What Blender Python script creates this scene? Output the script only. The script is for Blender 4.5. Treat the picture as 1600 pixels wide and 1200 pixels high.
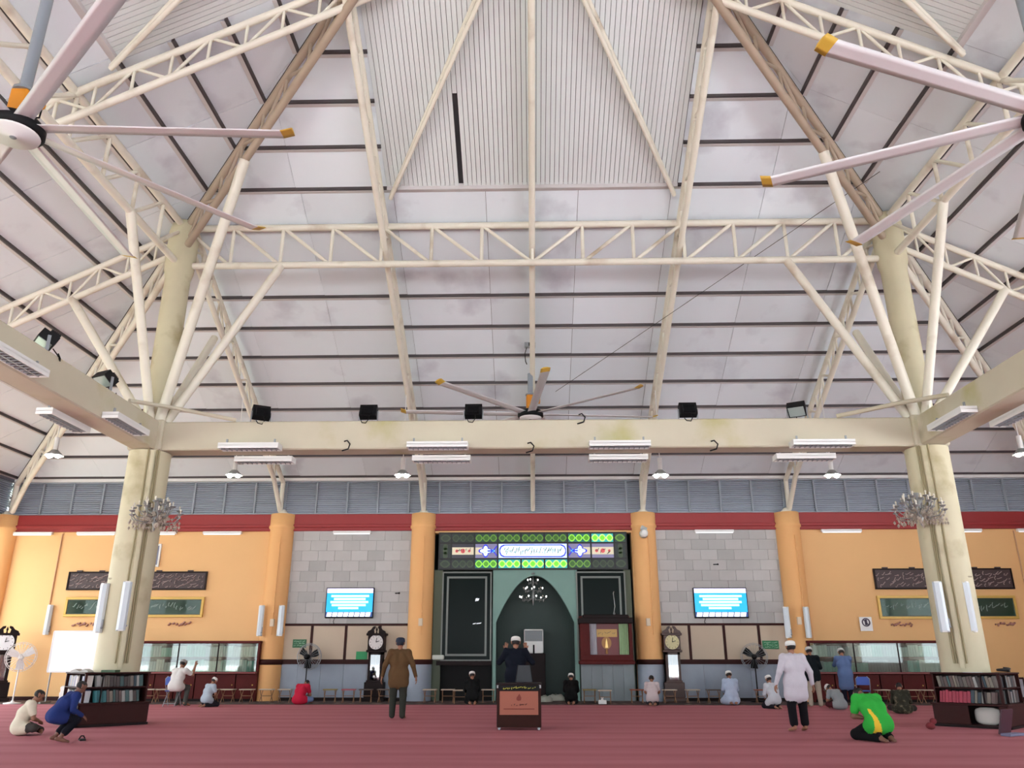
import bpy, math, random
import numpy as np
from mathutils import Vector, Matrix

for o in list(bpy.data.objects):
    bpy.data.objects.remove(o, do_unlink=True)
SC = bpy.context.scene
COL = SC.collection
rnd = random.Random(7)
pi = math.pi

# ------------------------------------------------------------------ camera
F = 1226.0
TH = math.radians(19.3)
YAW = math.radians(1.3)
CAM = Vector((-0.12, 0.0, 1.40))
cd = bpy.data.cameras.new('camera'); cam = bpy.data.objects.new('camera', cd); COL.objects.link(cam)
cam.location = CAM; cam.rotation_euler = (pi/2 + TH, 0, YAW)
cd.sensor_width = 36.0; cd.lens = F/1600*36.0; cd.clip_end = 500
SC.camera = cam

# ------------------------------------------------------------------ world, sun, exposure
w = bpy.data.worlds.new('world'); SC.world = w; w.use_nodes = True
bg = w.node_tree.nodes['Background']
bg.inputs[0].default_value = (0.86, 0.93, 1.0, 1); bg.inputs[1].default_value = 5.6
sd = bpy.data.lights.new('sun', 'SUN'); sd.energy = 34.0; sd.angle = math.radians(3); sd.color = (0.96, 0.98, 1.0)
sun = bpy.data.objects.new('sun', sd); COL.objects.link(sun)
sun.rotation_euler = Vector((0.34, 0.5, -1.0)).to_track_quat('-Z', 'Y').to_euler()
sun.location = (-40, 0, 40)
SC.view_settings.view_transform = 'Standard'; SC.view_settings.look = 'None'
SC.view_settings.exposure = 0.10; SC.view_settings.gamma = 1.0
SC.view_settings.use_curve_mapping = False

# ------------------------------------------------------------------ pixel -> point on a known plane of the hall
def ray(px, py):
    u = (px-800)/F; v = (600-py)/F
    d = Vector((u, math.cos(TH)-v*math.sin(TH), math.sin(TH)+v*math.cos(TH)))
    return Matrix.Rotation(YAW, 3, 'Z') @ d
def onY(px, py, Y): d = ray(px, py); return CAM + d*((Y-CAM.y)/d.y)
def onX(px, py, X): d = ray(px, py); return CAM + d*((X-CAM.x)/d.x)
def onZ(px, py, Z=0.0): d = ray(px, py); return CAM + d*((Z-CAM.z)/d.z)

# ------------------------------------------------------------------ materials
def lin(c): return tuple(((x/255)/12.92 if x/255 <= .04045 else ((x/255+.055)/1.055)**2.4) for x in c)
MATS = {}
def mat(name, c, rough=.6, metal=0., var=.0, scale=3., objvar=0., emit=0., spec=.5, bump=0., stain=None, alpha=None):
    """procedural principled material: base colour with noise variation, optional per-object tint and stains"""
    if name in MATS: return MATS[name]
    m = bpy.data.materials.new(name); m.use_nodes = True; nt = m.node_tree; N = nt.nodes; L = nt.links
    b = N['Principled BSDF']; col = lin(c)+(1,)
    b.inputs['Base Color'].default_value = col; b.inputs['Roughness'].default_value = rough
    b.inputs['Metallic'].default_value = metal; b.inputs['Specular IOR Level'].default_value = spec
    src = None
    tc = N.new('ShaderNodeTexCoord')
    if var > 0:
        n = N.new('ShaderNodeTexNoise'); n.inputs['Scale'].default_value = scale; n.inputs['Detail'].default_value = 5
        L.new(tc.outputs['Object'], n.inputs['Vector'])
        mx = N.new('ShaderNodeMix'); mx.data_type = 'RGBA'
        mx.inputs[6].default_value = tuple(max(0, x*(1-var)) for x in col[:3])+(1,)
        mx.inputs[7].default_value = tuple(min(1, x*(1+var*.7)) for x in col[:3])+(1,)
        L.new(n.outputs['Fac'], mx.inputs[0]); src = mx.outputs[2]
    if stain:
        n = N.new('ShaderNodeTexNoise'); n.inputs['Scale'].default_value = stain[1]; n.inputs['Detail'].default_value = 7
        L.new(tc.outputs['Object'], n.inputs['Vector'])
        r = N.new('ShaderNodeValToRGB'); r.color_ramp.elements[0].position = .56; r.color_ramp.elements[1].position = .74
        L.new(n.outputs['Fac'], r.inputs[0])
        mx = N.new('ShaderNodeMix'); mx.data_type = 'RGBA'
        if src: L.new(src, mx.inputs[6])
        else: mx.inputs[6].default_value = col
        mx.inputs[7].default_value = lin(stain[0])+(1,)
        L.new(r.outputs['Color'], mx.inputs[0]); src = mx.outputs[2]
    if objvar > 0:
        oi = N.new('ShaderNodeObjectInfo')
        mr = N.new('ShaderNodeMapRange'); mr.inputs[3].default_value = 1-objvar; mr.inputs[4].default_value = 1+objvar*.5
        L.new(oi.outputs['Random'], mr.inputs[0])
        h = N.new('ShaderNodeHueSaturation')
        L.new(mr.outputs[0], h.inputs['Value'])
        if src: L.new(src, h.inputs['Color'])
        else: h.inputs['Color'].default_value = col
        src = h.outputs['Color']
    if src: L.new(src, b.inputs['Base Color'])
    if bump > 0:
        n = N.new('ShaderNodeTexNoise'); n.inputs['Scale'].default_value = scale*6; n.inputs['Detail'].default_value = 4
        L.new(tc.outputs['Object'], n.inputs['Vector'])
        bp = N.new('ShaderNodeBump'); bp.inputs['Strength'].default_value = bump; bp.inputs['Distance'].default_value = .02
        L.new(n.outputs['Fac'], bp.inputs['Height']); L.new(bp.outputs[0], b.inputs['Normal'])
    if emit > 0:
        b.inputs['Emission Color'].default_value = col; b.inputs['Emission Strength'].default_value = emit
    MATS[name] = m; return m

def glass_mat(name, tint=(235, 245, 240), gl=.18):
    m = bpy.data.materials.new(name); m.use_nodes = True; nt = m.node_tree; nt.nodes.clear()
    o = nt.nodes.new('ShaderNodeOutputMaterial'); t = nt.nodes.new('ShaderNodeBsdfTransparent'); g = nt.nodes.new('ShaderNodeBsdfGlossy')
    t.inputs[0].default_value = lin(tint)+(1,); g.inputs['Roughness'].default_value = .03
    fr = nt.nodes.new('ShaderNodeFresnel'); fr.inputs[0].default_value = 1.5
    ad = nt.nodes.new('ShaderNodeMath'); ad.operation = 'ADD'; ad.inputs[1].default_value = gl; ad.use_clamp = True
    mx = nt.nodes.new('ShaderNodeMixShader'); nt.links.new(fr.outputs[0], ad.inputs[0]); nt.links.new(ad.outputs[0], mx.inputs[0])
    nt.links.new(t.outputs[0], mx.inputs[1]); nt.links.new(g.outputs[0], mx.inputs[2]); nt.links.new(mx.outputs[0], o.inputs[0])
    MATS[name] = m; return m

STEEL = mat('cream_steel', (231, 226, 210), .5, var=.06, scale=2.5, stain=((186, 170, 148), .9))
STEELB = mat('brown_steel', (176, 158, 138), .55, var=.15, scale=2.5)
CONC = mat('column_paint', (205, 197, 166), .65, var=.12, scale=1.6, stain=((156, 142, 100), .9))
BEAM = mat('beam_paint', (198, 190, 168), .65, var=.10, scale=1.2, stain=((176, 168, 120), .7))
PANEL = mat('roof_lining', (231, 238, 244), .55, var=.07, scale=.55, objvar=.07, stain=((196, 198, 208), .6))
SHEET = mat('roof_sheet', (60, 60, 62), .8)
PURL = mat('purlin_shade', (74, 68, 70), .6, var=.2)  # dark tone is the unlit web's shade put into the colour
FLANGE = mat('purlin_flange', (205, 200, 200), .5)
DECK = mat('metal_deck', (222, 227, 226), .45, var=.06, scale=.8)
ORANGE = mat('orange_plaster', (234, 186, 128), .7, var=.06, scale=.7)
ORANGED = mat('orange_pillar', (238, 182, 120), .7, var=.06, scale=1.2)
RED = mat('red_paint', (150, 42, 44), .5, var=.08)
TILE = mat('stone_tile', (182, 180, 178), .55, var=.10, scale=2., objvar=.16)
GROUT = mat('tile_grout', (130, 126, 122), .8)
BOARD = mat('beige_board', (196, 178, 156), .6, var=.08, scale=1.2)
MARBLE = mat('blue_marble', (138, 148, 162), .3, var=.18, scale=2.2, objvar=.12)
WOOD = mat('dark_wood', (54, 24, 22), .5, var=.25, scale=3, spec=.15)
WOODR = mat('red_wood', (86, 26, 24), .5, var=.25, scale=3, spec=.15)
WOODB = mat('black_wood', (30, 18, 18), .5, var=.2, scale=3, spec=.15)
TIMBER = mat('table_timber', (150, 110, 80), .5, var=.2, scale=4)
TOPW = mat('table_top', (196, 180, 160), .4, var=.1, scale=4)
WHITE = mat('white_enamel', (232, 232, 230), .4)
GREY = mat('grey_metal', (150, 155, 160), .4, metal=.3)
LOUV = mat('louvre_paint', (198, 205, 218), .5, var=.06)
LOUVF = mat('louvre_frame', (150, 158, 168), .5)
BLACK = mat('black_metal', (20, 20, 22), .6, spec=.2)
DARKGLASS = mat('dark_glass', (16, 26, 24), .25, spec=.06)
GOLD = mat('gold_frame', (206, 168, 84), .4, metal=.2, var=.1)
ALU = mat('aluminium', (150, 152, 150), .4, metal=.4)
BULB = mat('lamp_glow', (255, 255, 250), .5, emit=6.)
TUBE = mat('tube_glow', (245, 248, 255), .5, emit=.9)
GLASS = glass_mat('clear_glass', gl=.03)
GLASSP = glass_mat('picture_glass', gl=-.03)
GLASSD = glass_mat('clock_glass', (200, 205, 205), .10)

# ------------------------------------------------------------------ mesh builder
class MB:
    def __init__(s): s.v = []; s.f = []; s.sm = []; s.mi = []; s.cur = 0
    def add(s, vs, fs, smooth=False):
        k = len(s.v); s.v += [tuple(p) for p in vs]
        for f in fs: s.f.append([i+k for i in f]); s.sm.append(smooth); s.mi.append(s.cur)
        return s
    def box(s, x0, y0, z0, x1, y1, z1):
        vs = [(x0,y0,z0),(x1,y0,z0),(x1,y1,z0),(x0,y1,z0),(x0,y0,z1),(x1,y0,z1),(x1,y1,z1),(x0,y1,z1)]
        return s.add(vs, [(0,3,2,1),(4,5,6,7),(0,1,5,4),(1,2,6,5),(2,3,7,6),(3,0,4,7)])
    def cbox(s, c, size, M=None):
        h = Vector(size)*.5; c = Vector(c)
        vs = [Vector((sx*h.x, sy*h.y, sz*h.z)) for sz in (-1,1) for sx, sy in ((-1,-1),(1,-1),(1,1),(-1,1))]
        if M is not None: vs = [M @ p for p in vs]
        return s.add([p+c for p in vs], [(0,3,2,1),(4,5,6,7),(0,1,5,4),(1,2,6,5),(2,3,7,6),(3,0,4,7)])
    def bbox(s, x0, y0, z0, x1, y1, z1, b=.01):
        """box with chamfered edges"""
        vs = []; idx = {}
        for ax in range(3):
            for sx in (0,1):
                for sy in (0,1):
                    for sz in (0,1):
                        p = [(x0,x1)[sx], (y0,y1)[sy], (z0,z1)[sz]]
                        for k, sg in enumerate((sx, sy, sz)):
                            if k != ax: p[k] += (-b if sg else b)
                        idx[(ax,sx,sy,sz)] = len(vs); vs.append(p)
        g = lambda a,x,y,z: idx[(a,x,y,z)]
        fs = []
        for sg in (0,1):
            q = [g(0,sg,0,0),g(0,sg,1,0),g(0,sg,1,1),g(0,sg,0,1)]; fs.append(q if sg else q[::-1])
            q = [g(1,0,sg,0),g(1,0,sg,1),g(1,1,sg,1),g(1,1,sg,0)]; fs.append(q if sg else q[::-1])
            q = [g(2,0,0,sg),g(2,1,0,sg),g(2,1,1,sg),g(2,0,1,sg)]; fs.append(q if sg else q[::-1])
        for a in (0,1):
            for c in (0,1):
                q = [g(0,a,c,0),g(0,a,c,1),g(1,a,c,1),g(1,a,c,0)]; fs.append(q if a != c else q[::-1])
                q = [g(0,a,0,c),g(0,a,1,c),g(2,a,1,c),g(2,a,0,c)]; fs.append(q if a == c else q[::-1])
                q = [g(1,0,a,c),g(1,1,a,c),g(2,1,a,c),g(2,0,a,c)]; fs.append(q if a != c else q[::-1])
        for sx in (0,1):
            for sy in (0,1):
                for sz in (0,1):
                    t = [g(0,sx,sy,sz),g(1,sx,sy,sz),g(2,sx,sy,sz)]
                    fs.append(t if (sx+sy+sz) % 2 else t[::-1])
        return s.add(vs, fs)
    def tube(s, p, q, r, r2=None, n=8, cap=True):
        p = Vector(p); q = Vector(q); r2 = r if r2 is None else r2
        d = (q-p)
        if d.length < 1e-6: return s
        d.normalize(); a = d.orthogonal().normalized(); b = d.cross(a)
        vs = []
        for c, rr in ((p, r), (q, r2)):
            for i in range(n):
                t = 2*pi*i/n; vs.append(c+(a*math.cos(t)+b*math.sin(t))*rr)
        s.add(vs, [(i,(i+1)%n,n+(i+1)%n,n+i) for i in range(n)], True)
        if cap: s.add(vs, [tuple(range(n))[::-1], tuple(range(n, 2*n))])
        return s
    def path(s, pts, r, n=6):
        pts = [Vector(p) for p in pts]; rings = []; a = None
        for i, p in enumerate(pts):
            d = (pts[min(i+1, len(pts)-1)]-pts[max(i-1, 0)]).normalized()
            if a is None: a = d.orthogonal().normalized()
            a = (a-d*a.dot(d)).normalized(); b = d.cross(a)
            rr = r[i] if isinstance(r, (list, tuple)) else r
            rings.append([p+(a*math.cos(2*pi*k/n)+b*math.sin(2*pi*k/n))*rr for k in range(n)])
        vs = [p for R in rings for p in R]; m = len(rings)
        fs = [(j*n+i, j*n+(i+1)%n, (j+1)*n+(i+1)%n, (j+1)*n+i) for j in range(m-1) for i in range(n)]
        s.add(vs, fs, True); s.add([vs[i] for i in range(n)], [tuple(range(n))[::-1]]); s.add(vs[-n:], [tuple(range(n))])
        return s
    def lathe(s, prof, n=16, c=(0,0,0), M=None, smooth=True):
        c = Vector(c); vs = []
        for r, z in prof:
            for i in range(n):
                t = 2*pi*i/n; p = Vector((r*math.cos(t), r*math.sin(t), z))
                if M is not None: p = M @ p
                vs.append(p+c)
        m = len(prof)
        s.add(vs, [(j*n+i, j*n+(i+1)%n, (j+1)*n+(i+1)%n, (j+1)*n+i) for j in range(m-1) for i in range(n)], smooth)
        if prof[0][0] > 1e-6: s.add(vs[:n], [tuple(range(n))[::-1]])
        if prof[-1][0] > 1e-6: s.add(vs[-n:], [tuple(range(n))])
        return s
    def ball(s, c, r, sc=(1,1,1), n=10, m=6):
        prof = [(math.sin(pi*j/m), -math.cos(pi*j/m)) for j in range(m+1)]
        M = Matrix.Diagonal((r*sc[0], r*sc[1], r*sc[2]))
        return s.lathe(prof, n, c, M)
    def prism(s, poly, a, b, axis='y'):
        """extrude a 2-D polygon (x,z) between y=a and y=b (or (x,y) between z for axis z)"""
        n = len(poly)
        if axis == 'y': vs = [(p[0], a, p[1]) for p in poly]+[(p[0], b, p[1]) for p in poly]
        elif axis == 'x': vs = [(a, p[0], p[1]) for p in poly]+[(b, p[0], p[1]) for p in poly]
        else: vs = [(p[0], p[1], a) for p in poly]+[(p[0], p[1], b) for p in poly]
        return s.add(vs, [tuple(range(n)), tuple(range(n, 2*n))[::-1]]+[(i, n+i, n+(i+1)%n, (i+1)%n) for i in range(n)])
    def disc(s, c, r, y0, y1, n=24, sz=1.):
        return s.prism([(c[0]+r*math.cos(2*pi*i/n), c[1]+r*sz*math.sin(2*pi*i/n)) for i in range(n)], y0, y1)
    def mesh(s, name, mats, off=(0,0,0)):
        me = bpy.data.meshes.new(name); o = Vector(off)
        me.from_pydata([Vector(p)-o for p in s.v], [], s.f)
        for m in (mats if isinstance(mats, (list, tuple)) else [mats]): me.materials.append(m)
        me.polygons.foreach_set('use_smooth', s.sm); me.polygons.foreach_set('material_index', s.mi)
        me.validate(); me.update(); return me
    def build(s, name, mats, parent=None, label=None, cat=None, group=None, kind=None, world=False, rz=0., loc=None):
        """with a parent: verts are in the parent's frame (or world=True); without: verts are world, origin goes to the base"""
        off = (0,0,0)
        if parent is not None and world:
            off = WORLD[parent.name]
        if parent is None and loc is None:
            a = np.array([tuple(p) for p in s.v]); lo = a.min(0); hi = a.max(0)
            off = (float((lo[0]+hi[0])/2), float((lo[1]+hi[1])/2), float(lo[2]))
        me = s.mesh(name, mats, off if (world or parent is None) else (0,0,0))
        o = bpy.data.objects.new(name, me); COL.objects.link(o)
        if parent is not None: o.parent = parent; WORLD[o.name] = WORLD.get(parent.name, (0,0,0))
        else:
            o.location = loc if loc is not None else off; o.rotation_euler.z = rz; WORLD[o.name] = tuple(o.location)
        tag(o, label, cat, group, kind); return o
WORLD = {}
def tag(o, label=None, cat=None, group=None, kind=None):
    if label: o['label'] = label
    if cat: o['category'] = cat
    if group: o['group'] = group
    if kind: o['kind'] = kind
    return o
def thing(name, label, cat, loc=(0,0,0), rz=0., group=None, kind=None):
    o = bpy.data.objects.new(name, None); COL.objects.link(o); o.empty_display_size = .2
    o.location = loc; o.rotation_euler.z = rz; WORLD[o.name] = tuple(loc)
    return tag(o, label, cat, group, kind)
def dup(root, loc, rz=None, label=None, group=None):
    r = root.copy(); COL.objects.link(r); r.location = loc
    if rz is not None: r.rotation_euler.z = rz
    if label: r['label'] = label
    if group: r['group'] = group
    WORLD[r.name] = tuple(loc)
    for ch in list(root.children):
        c = ch.copy(); COL.objects.link(c); c.parent = r
        for g in list(ch.children):
            d = g.copy(); COL.objects.link(d); d.parent = c
    return r
# ================================================================== STRUCTURE
YC = 9.5            # plan centre of the square hall
HB = 9.8            # half spacing of the four big columns
HW = 20.0           # half width of the hall
YW = YC + HW        # front wall plane (29.5)
SL = 0.51           # roof slope
def zr(b): return 13.1 + SL*(HB-b)          # underside of the roof lining at plan distance b from the centre
XP, XM = 9.42, 4.10                          # outer and inner wall pillars

# ---- ground outside and floor
PAVE = mat('outdoor_paving', (230, 230, 230), .8, var=.06, scale=.3)  # unseen; tone kept pale to bounce daylight up to the ceiling
m = MB(); m.box(-150, -140, -.30, 150, 160, -.16)
m.build('ground', PAVE, label='unseen paved ground outside the hall, kept pale for bounce light', cat='ground', kind='structure')
m = MB(); m.box(-75, -60, -.158, -HW-.7, 70, -.15)  # unseen; added to cut ground bounce onto the left roof slope
m.build('lawn', mat('lawn_grass', (122, 128, 108), .9, var=.25, scale=1.5), label='unseen lawn strip added outside the open left side to cut ground bounce', cat='lawn', kind='structure')
m = MB(); m.box(-HW-.5, -11.2, -.16, HW+.5, YW+.6, 0)
m.build('floor', mat('floor_slab', (150, 140, 130), .5, var=.1), label='floor slab of the prayer hall', cat='floor', kind='structure')

def carpet_mat():
    m = bpy.data.materials.new('red_carpet'); m.use_nodes = True; nt = m.node_tree; N = nt.nodes; L = nt.links
    b = N['Principled BSDF']; b.inputs['Roughness'].default_value = .95; b.inputs['Specular IOR Level'].default_value = .15
    tc = N.new('ShaderNodeTexCoord'); sp = N.new('ShaderNodeSeparateXYZ'); L.new(tc.outputs['Object'], sp.inputs[0])
    # rows for the worshippers: one soft darker line every 1.25 m, with a fainter one between
    def wave(per, off):
        a = N.new('ShaderNodeMath'); a.operation = 'MULTIPLY_ADD'; a.inputs[1].default_value = 2*pi/per; a.inputs[2].default_value = off
        L.new(sp.outputs['Y'], a.inputs[0]); c = N.new('ShaderNodeMath'); c.operation = 'SINE'; L.new(a.outputs[0], c.inputs[0]); return c
    s1 = wave(1.25, .4); s2 = wave(.62, 1.0)
    ad = N.new('ShaderNodeMath'); ad.operation = 'MULTIPLY_ADD'; ad.inputs[1].default_value = .45
    L.new(s2.outputs[0], ad.inputs[0]); L.new(s1.outputs[0], ad.inputs[2])
    n = N.new('ShaderNodeTexNoise'); n.inputs['Scale'].default_value = .6; n.inputs['Detail'].default_value = 6
    mp = N.new('ShaderNodeMapping'); mp.inputs['Scale'].default_value = (.6, 3.5, 1); L.new(tc.outputs['Object'], mp.inputs[0]); L.new(mp.outputs[0], n.inputs['Vector'])
    ad2 = N.new('ShaderNodeMath'); ad2.operation = 'MULTIPLY_ADD'; ad2.inputs[1].default_value = 5.0
    L.new(n.outputs['Fac'], ad2.inputs[0]); L.new(ad.outputs[0], ad2.inputs[2])
    mr = N.new('ShaderNodeMapRange'); mr.inputs[1].default_value = .2; mr.inputs[2].default_value = 5.0; L.new(ad2.outputs[0], mr.inputs[0])
    mx = N.new('ShaderNodeMix'); mx.data_type = 'RGBA'; mx.inputs[6].default_value = lin((168, 98, 106))+(1,); mx.inputs[7].default_value = lin((188, 120, 128))+(1,)
    L.new(mr.outputs[0], mx.inputs[0]); L.new(mx.outputs[2], b.inputs['Base Color']); return m
m = MB(); m.box(-HW+.5, -9.9, 0, HW-.5, 27.0, .012)
m.build('carpet', carpet_mat(), label='dusty red prayer carpet with faint rows across the hall floor', cat='carpet')
def runner_mat():
    m = bpy.data.materials.new('patterned_carpet'); m.use_nodes = True; nt = m.node_tree; N = nt.nodes; L = nt.links
    b = N['Principled BSDF']; b.inputs['Roughness'].default_value = .95
    tc = N.new('ShaderNodeTexCoord'); v = N.new('ShaderNodeTexVoronoi'); v.inputs['Scale'].default_value = 2.2
    L.new(tc.outputs['Object'], v.inputs['Vector']); r = N.new('ShaderNodeValToRGB'); e = r.color_ramp.elements
    e[0].position = .08; e[0].color = lin((150, 130, 116))+(1,); e[1].position = .34; e[1].color = lin((84, 52, 48))+(1,)
    x = e.new(.55); x.color = lin((70, 60, 56))+(1,); L.new(v.outputs['Distance'], r.inputs[0]); L.new(r.outputs[0], b.inputs['Base Color']); return m
m = MB(); m.box(-HW+.5, 27.0, 0, HW-.5, YW-.08, .012)
m.build('carpet_runner', runner_mat(), label='dark patterned carpet strip along the front wall', cat='carpet')

# ---- roof: four slopes, each a sheet with lining panels, purlins and (middle bay) ribbed metal deck
DECK_B = 8.86; DECK_A = 3.95
def slope(rz, label, full=True):
    b1 = HW+1.6
    m = MB(); t = .10
    m.add([(-b1, b1, zr(b1)+t), (b1, b1, zr(b1)+t), (0, 0, zr(0)+t), (-b1, b1, zr(b1)+t+.08), (b1, b1, zr(b1)+t+.08), (0, 0, zr(0)+t+.08)],
          [(0,2,1),(3,4,5),(0,1,4,3),(1,2,5,4),(2,0,3,5)])
    c = m.build('ceiling', SHEET, label=label, cat='ceiling', kind='structure', loc=(0, YC, 0), rz=rz)
    if not full: return c
    step = 1.092; b = 20.9; lev = []
    while b > .9: lev.append(b); b -= step
    for k in range(len(lev)-1):
        bo, bi = lev[k]-.02, lev[k+1]+.02
        segs = []
        if bi < DECK_B-.3: segs = [(-b1, -DECK_A), (DECK_A, b1)]
        else: segs = [(-b1, b1)]
        for s0, s1 in segs:
            n = max(1, round((s1-s0)/2.6)); ww = (s1-s0)/n
            for j in range(n):
                a0 = s0+j*ww+.006; a1 = s0+(j+1)*ww-.006
                cl = lambda a, bb: max(-bb+.04, min(bb-.04, a))
                o0, o1, i0, i1 = cl(a0, bo), cl(a1, bo), cl(a0, bi), cl(a1, bi)
                if o1-o0 < .05: continue
                sag = rnd.uniform(0, .012)
                p = MB(); vs = []
                for dz in (0, .03):
                    vs += [(o0, bo, zr(bo)+dz-sag), (o1, bo, zr(bo)+dz), (i1, bi, zr(bi)+dz), (i0, bi, zr(bi)+dz-sag)]
                p.add(vs, [(0,3,2,1),(4,5,6,7),(0,1,5,4),(1,2,6,5),(2,3,7,6),(3,0,4,7)])
                p.build('lining_panel', PANEL, c)
    for b in lev[:-1]:
        rng = [(-b, b)] if b > DECK_B-.05 else [(-b, -DECK_A), (DECK_A, b)]
        if b < DECK_A+.5: continue
        for a0, a1 in rng:
            z = zr(b)
            p = MB(); p.box(a0, b-.03, z-.07, a1, b+.03, z+.03); q = p.build('purlin', PURL, c)
            p = MB(); p.box(a0+.02, b+.028, z-.085, a1-.02, b+.13, z-.07); p.build('flange', FLANGE, q)
    # ribbed deck of the middle bay
    p = MB(); n = 64; ww = 2*DECK_A/n; bo = DECK_B; bi = .5
    gap = 33 if abs(rz) < .1 else -5
    for j in range(n):
        bo = DECK_B-2.3 if j == n//2-16 and gap > 0 else DECK_B
        a0 = -DECK_A+j*ww; a1 = a0+ww-.014
        i0, i1 = max(-bi, min(bi, a0)), max(-bi, min(bi, a1))
        cb = lambda a: max(bi, abs(a))
        p.add([(a0, bo, zr(bo)-.02), (a1, bo, zr(bo)-.02), (a1, cb(a1), zr(cb(a1))-.02), (a0, cb(a0), zr(cb(a0))-.02),
               (a0, bo, zr(bo)+.05), (a1, bo, zr(bo)+.05), (a1, cb(a1), zr(cb(a1))+.05), (a0, cb(a0), zr(cb(a0))+.05)],
              [(0,3,2,1),(0,1,5,4),(1,2,6,5),(3,0,4,7)])
    p.build('ribbed_deck', DECK, c, kind='stuff')
    p = MB(); z = zr(DECK_B); p.box(-DECK_A, DECK_B-.01, z-.12, DECK_A, DECK_B+.06, z+.06); p.build('deck_edge', FLANGE, c)
    return c
slope(0, 'front slope of the roof with pale lining panels and a ribbed metal middle bay')
slope(pi/2, 'left slope of the roof with pale lining panels')
slope(-pi/2, 'right slope of the roof with pale lining panels')
slope(pi, 'rear slope of the roof behind the viewer', False)

# ---- front wall: plaster, tiles, boards, marble, red band and louvres
ZB0, ZB1, ZLT = 5.86, 6.55, 7.82
MIH0, MIH1 = onY(678, 850, YW).x, onY(987, 850, YW).x     # mihrab bay
m = MB()
m.box(-HW-.4, YW, 0, MIH0, YW+.4, ZB1); m.box(MIH1, YW, 0, HW+.4, YW+.4, ZB1); m.box(MIH0, YW, ZB0-.02, MIH1, YW+.4, ZB1)
wf = m.build('wall_front', ORANGE, label='orange plastered front wall of the prayer hall', cat='wall', kind='structure', loc=(0,0,0))
m = MB()
m.bbox(-HW-.3, YW-.12, ZB0+.06, HW+.3, YW+.0, ZB1, .02); m.bbox(-HW-.3, YW-.18, ZB0+.18, HW+.3, YW-.1, ZB0+.30, .02)
m.build('trim_1', RED, label='dark red painted beam along the top of the front wall', cat='trim', kind='structure', loc=(0,0,0))
m = MB(); m.box(-HW-.4, YW-.2, ZLT, HW+.4, YW+.1, ZLT+.2)
m.build('trim_2', mat('eaves_white', (236, 236, 234), .5), label='white eaves strip above the louvres of the front wall', cat='trim', kind='structure', loc=(0,0,0))
# louvre panels
m = MB(); m.box(-HW, YW+.14, ZB1, HW, YW+.2, ZLT)
lw = m.build('wall_louvre', mat('louvre_back', (120, 128, 142), .6), label='band of grey-blue metal louvres above the red beam', cat='louvres', kind='structure', loc=(0,0,0))
n = 34; ww = 2*HW/n; lmesh = None
for j in range(n):
    if lmesh is None:
        p = MB(); k = 15
        for i in range(k):
            z = (ZLT-ZB1-.08)*i/k+.06
            p.add([(.03, -.06, z), (ww-.03, -.06, z), (ww-.03, .05, z+.075), (.03, .05, z+.075), (.03, -.06, z-.012), (ww-.03, -.06, z-.012)], [(0,1,2,3),(4,5,1,0)])
        lmesh = p.mesh('louvre_panel', LOUV)
        q = MB(); q.box(-.03, -.09, 0, .03, .0, ZLT-ZB1); mmesh = q.mesh('mullion', LOUVF)
    o = bpy.data.objects.new('louvre_panel', lmesh); COL.objects.link(o); o.parent = lw; o.location = (-HW+j*ww, YW+.06, ZB1)
    o = bpy.data.objects.new('mullion', mmesh); COL.objects.link(o); o.parent = lw; o.location = (-HW+j*ww, YW+.03, ZB1)
m = MB(); m.box(-HW, YW-.06, ZB1, HW, YW+.1, ZB1+.05); m.box(-HW, YW-.06, ZLT-.05, HW, YW+.1, ZLT); m.build('louvre_rail', LOUVF, lw)
# tiled bays
ZT0 = 2.60; ZR = 1.28
def tiled_bay(xa, xb):
    p = MB(); p.box(xa, YW-.02, ZT0, xb, YW, ZB0+.1); p.build('grout', GROUT, wf)
    nx, nz = 8, 9; ww = (xb-xa)/nx; hh = (ZB0+.08-ZT0)/nz
    for i in range(nz):
        off = ww*.5 if i % 2 else 0
        for j in range(nx+(1 if off else 0)):
            a = max(xa, xa+j*ww-off); b = min(xb, xa+(j+1)*ww-off)
            d = rnd.uniform(.0, .008)
            p = MB(); p.box(a+.004, YW-.045-d, ZT0+i*hh+.004, b-.004, YW-.015, ZT0+(i+1)*hh-.004); p.build('tile', TILE, wf)
    # boards framed in dark wood
    nb = 4; ww = (xb-xa)/nb
    for j in range(nb):
        p = MB(); p.box(xa+j*ww+.05, YW-.05, ZR+.10, xa+(j+1)*ww-.05, YW-.02, ZT0-.08); p.build('board', BOARD, wf)
        p = MB(); p.box(xa+j*ww-.045, YW-.07, ZR, xa+j*ww+.045, YW-.02, ZT0); p.build('batten', WOOD, wf)
    p = MB(); p.box(xa, YW-.08, ZT0-.08, xb, YW-.02, ZT0); p.build('batten', WOOD, wf)
    p = MB(); p.box(xa, YW-.12, ZR-.06, xb, YW-.02, ZR+.10); p.build('dado_rail', WOOD, wf)
    nm = 6; ww = (xb-xa)/nm
    for j in range(nm):
        p = MB(); p.box(xa+j*ww+.004, YW-.06, .12, xa+(j+1)*ww-.004, YW-.02, ZR-.06); p.build('marble_slab', MARBLE, wf)
    p = MB(); p.box(xa, YW-.07, 0, xb, YW-.02, .12); p.build('skirting', WOODB, wf)
tiled_bay(-XP+.2, -XM-.2); tiled_bay(XM+.2, XP-.2)
# low skirting on the plastered bays
for xa, xb in ((-HW, -XP), (XP, HW)):
    p = MB(); p.box(xa, YW-.05, 0, xb, YW, .14); p.build('skirting', WOOD, wf)

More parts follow.
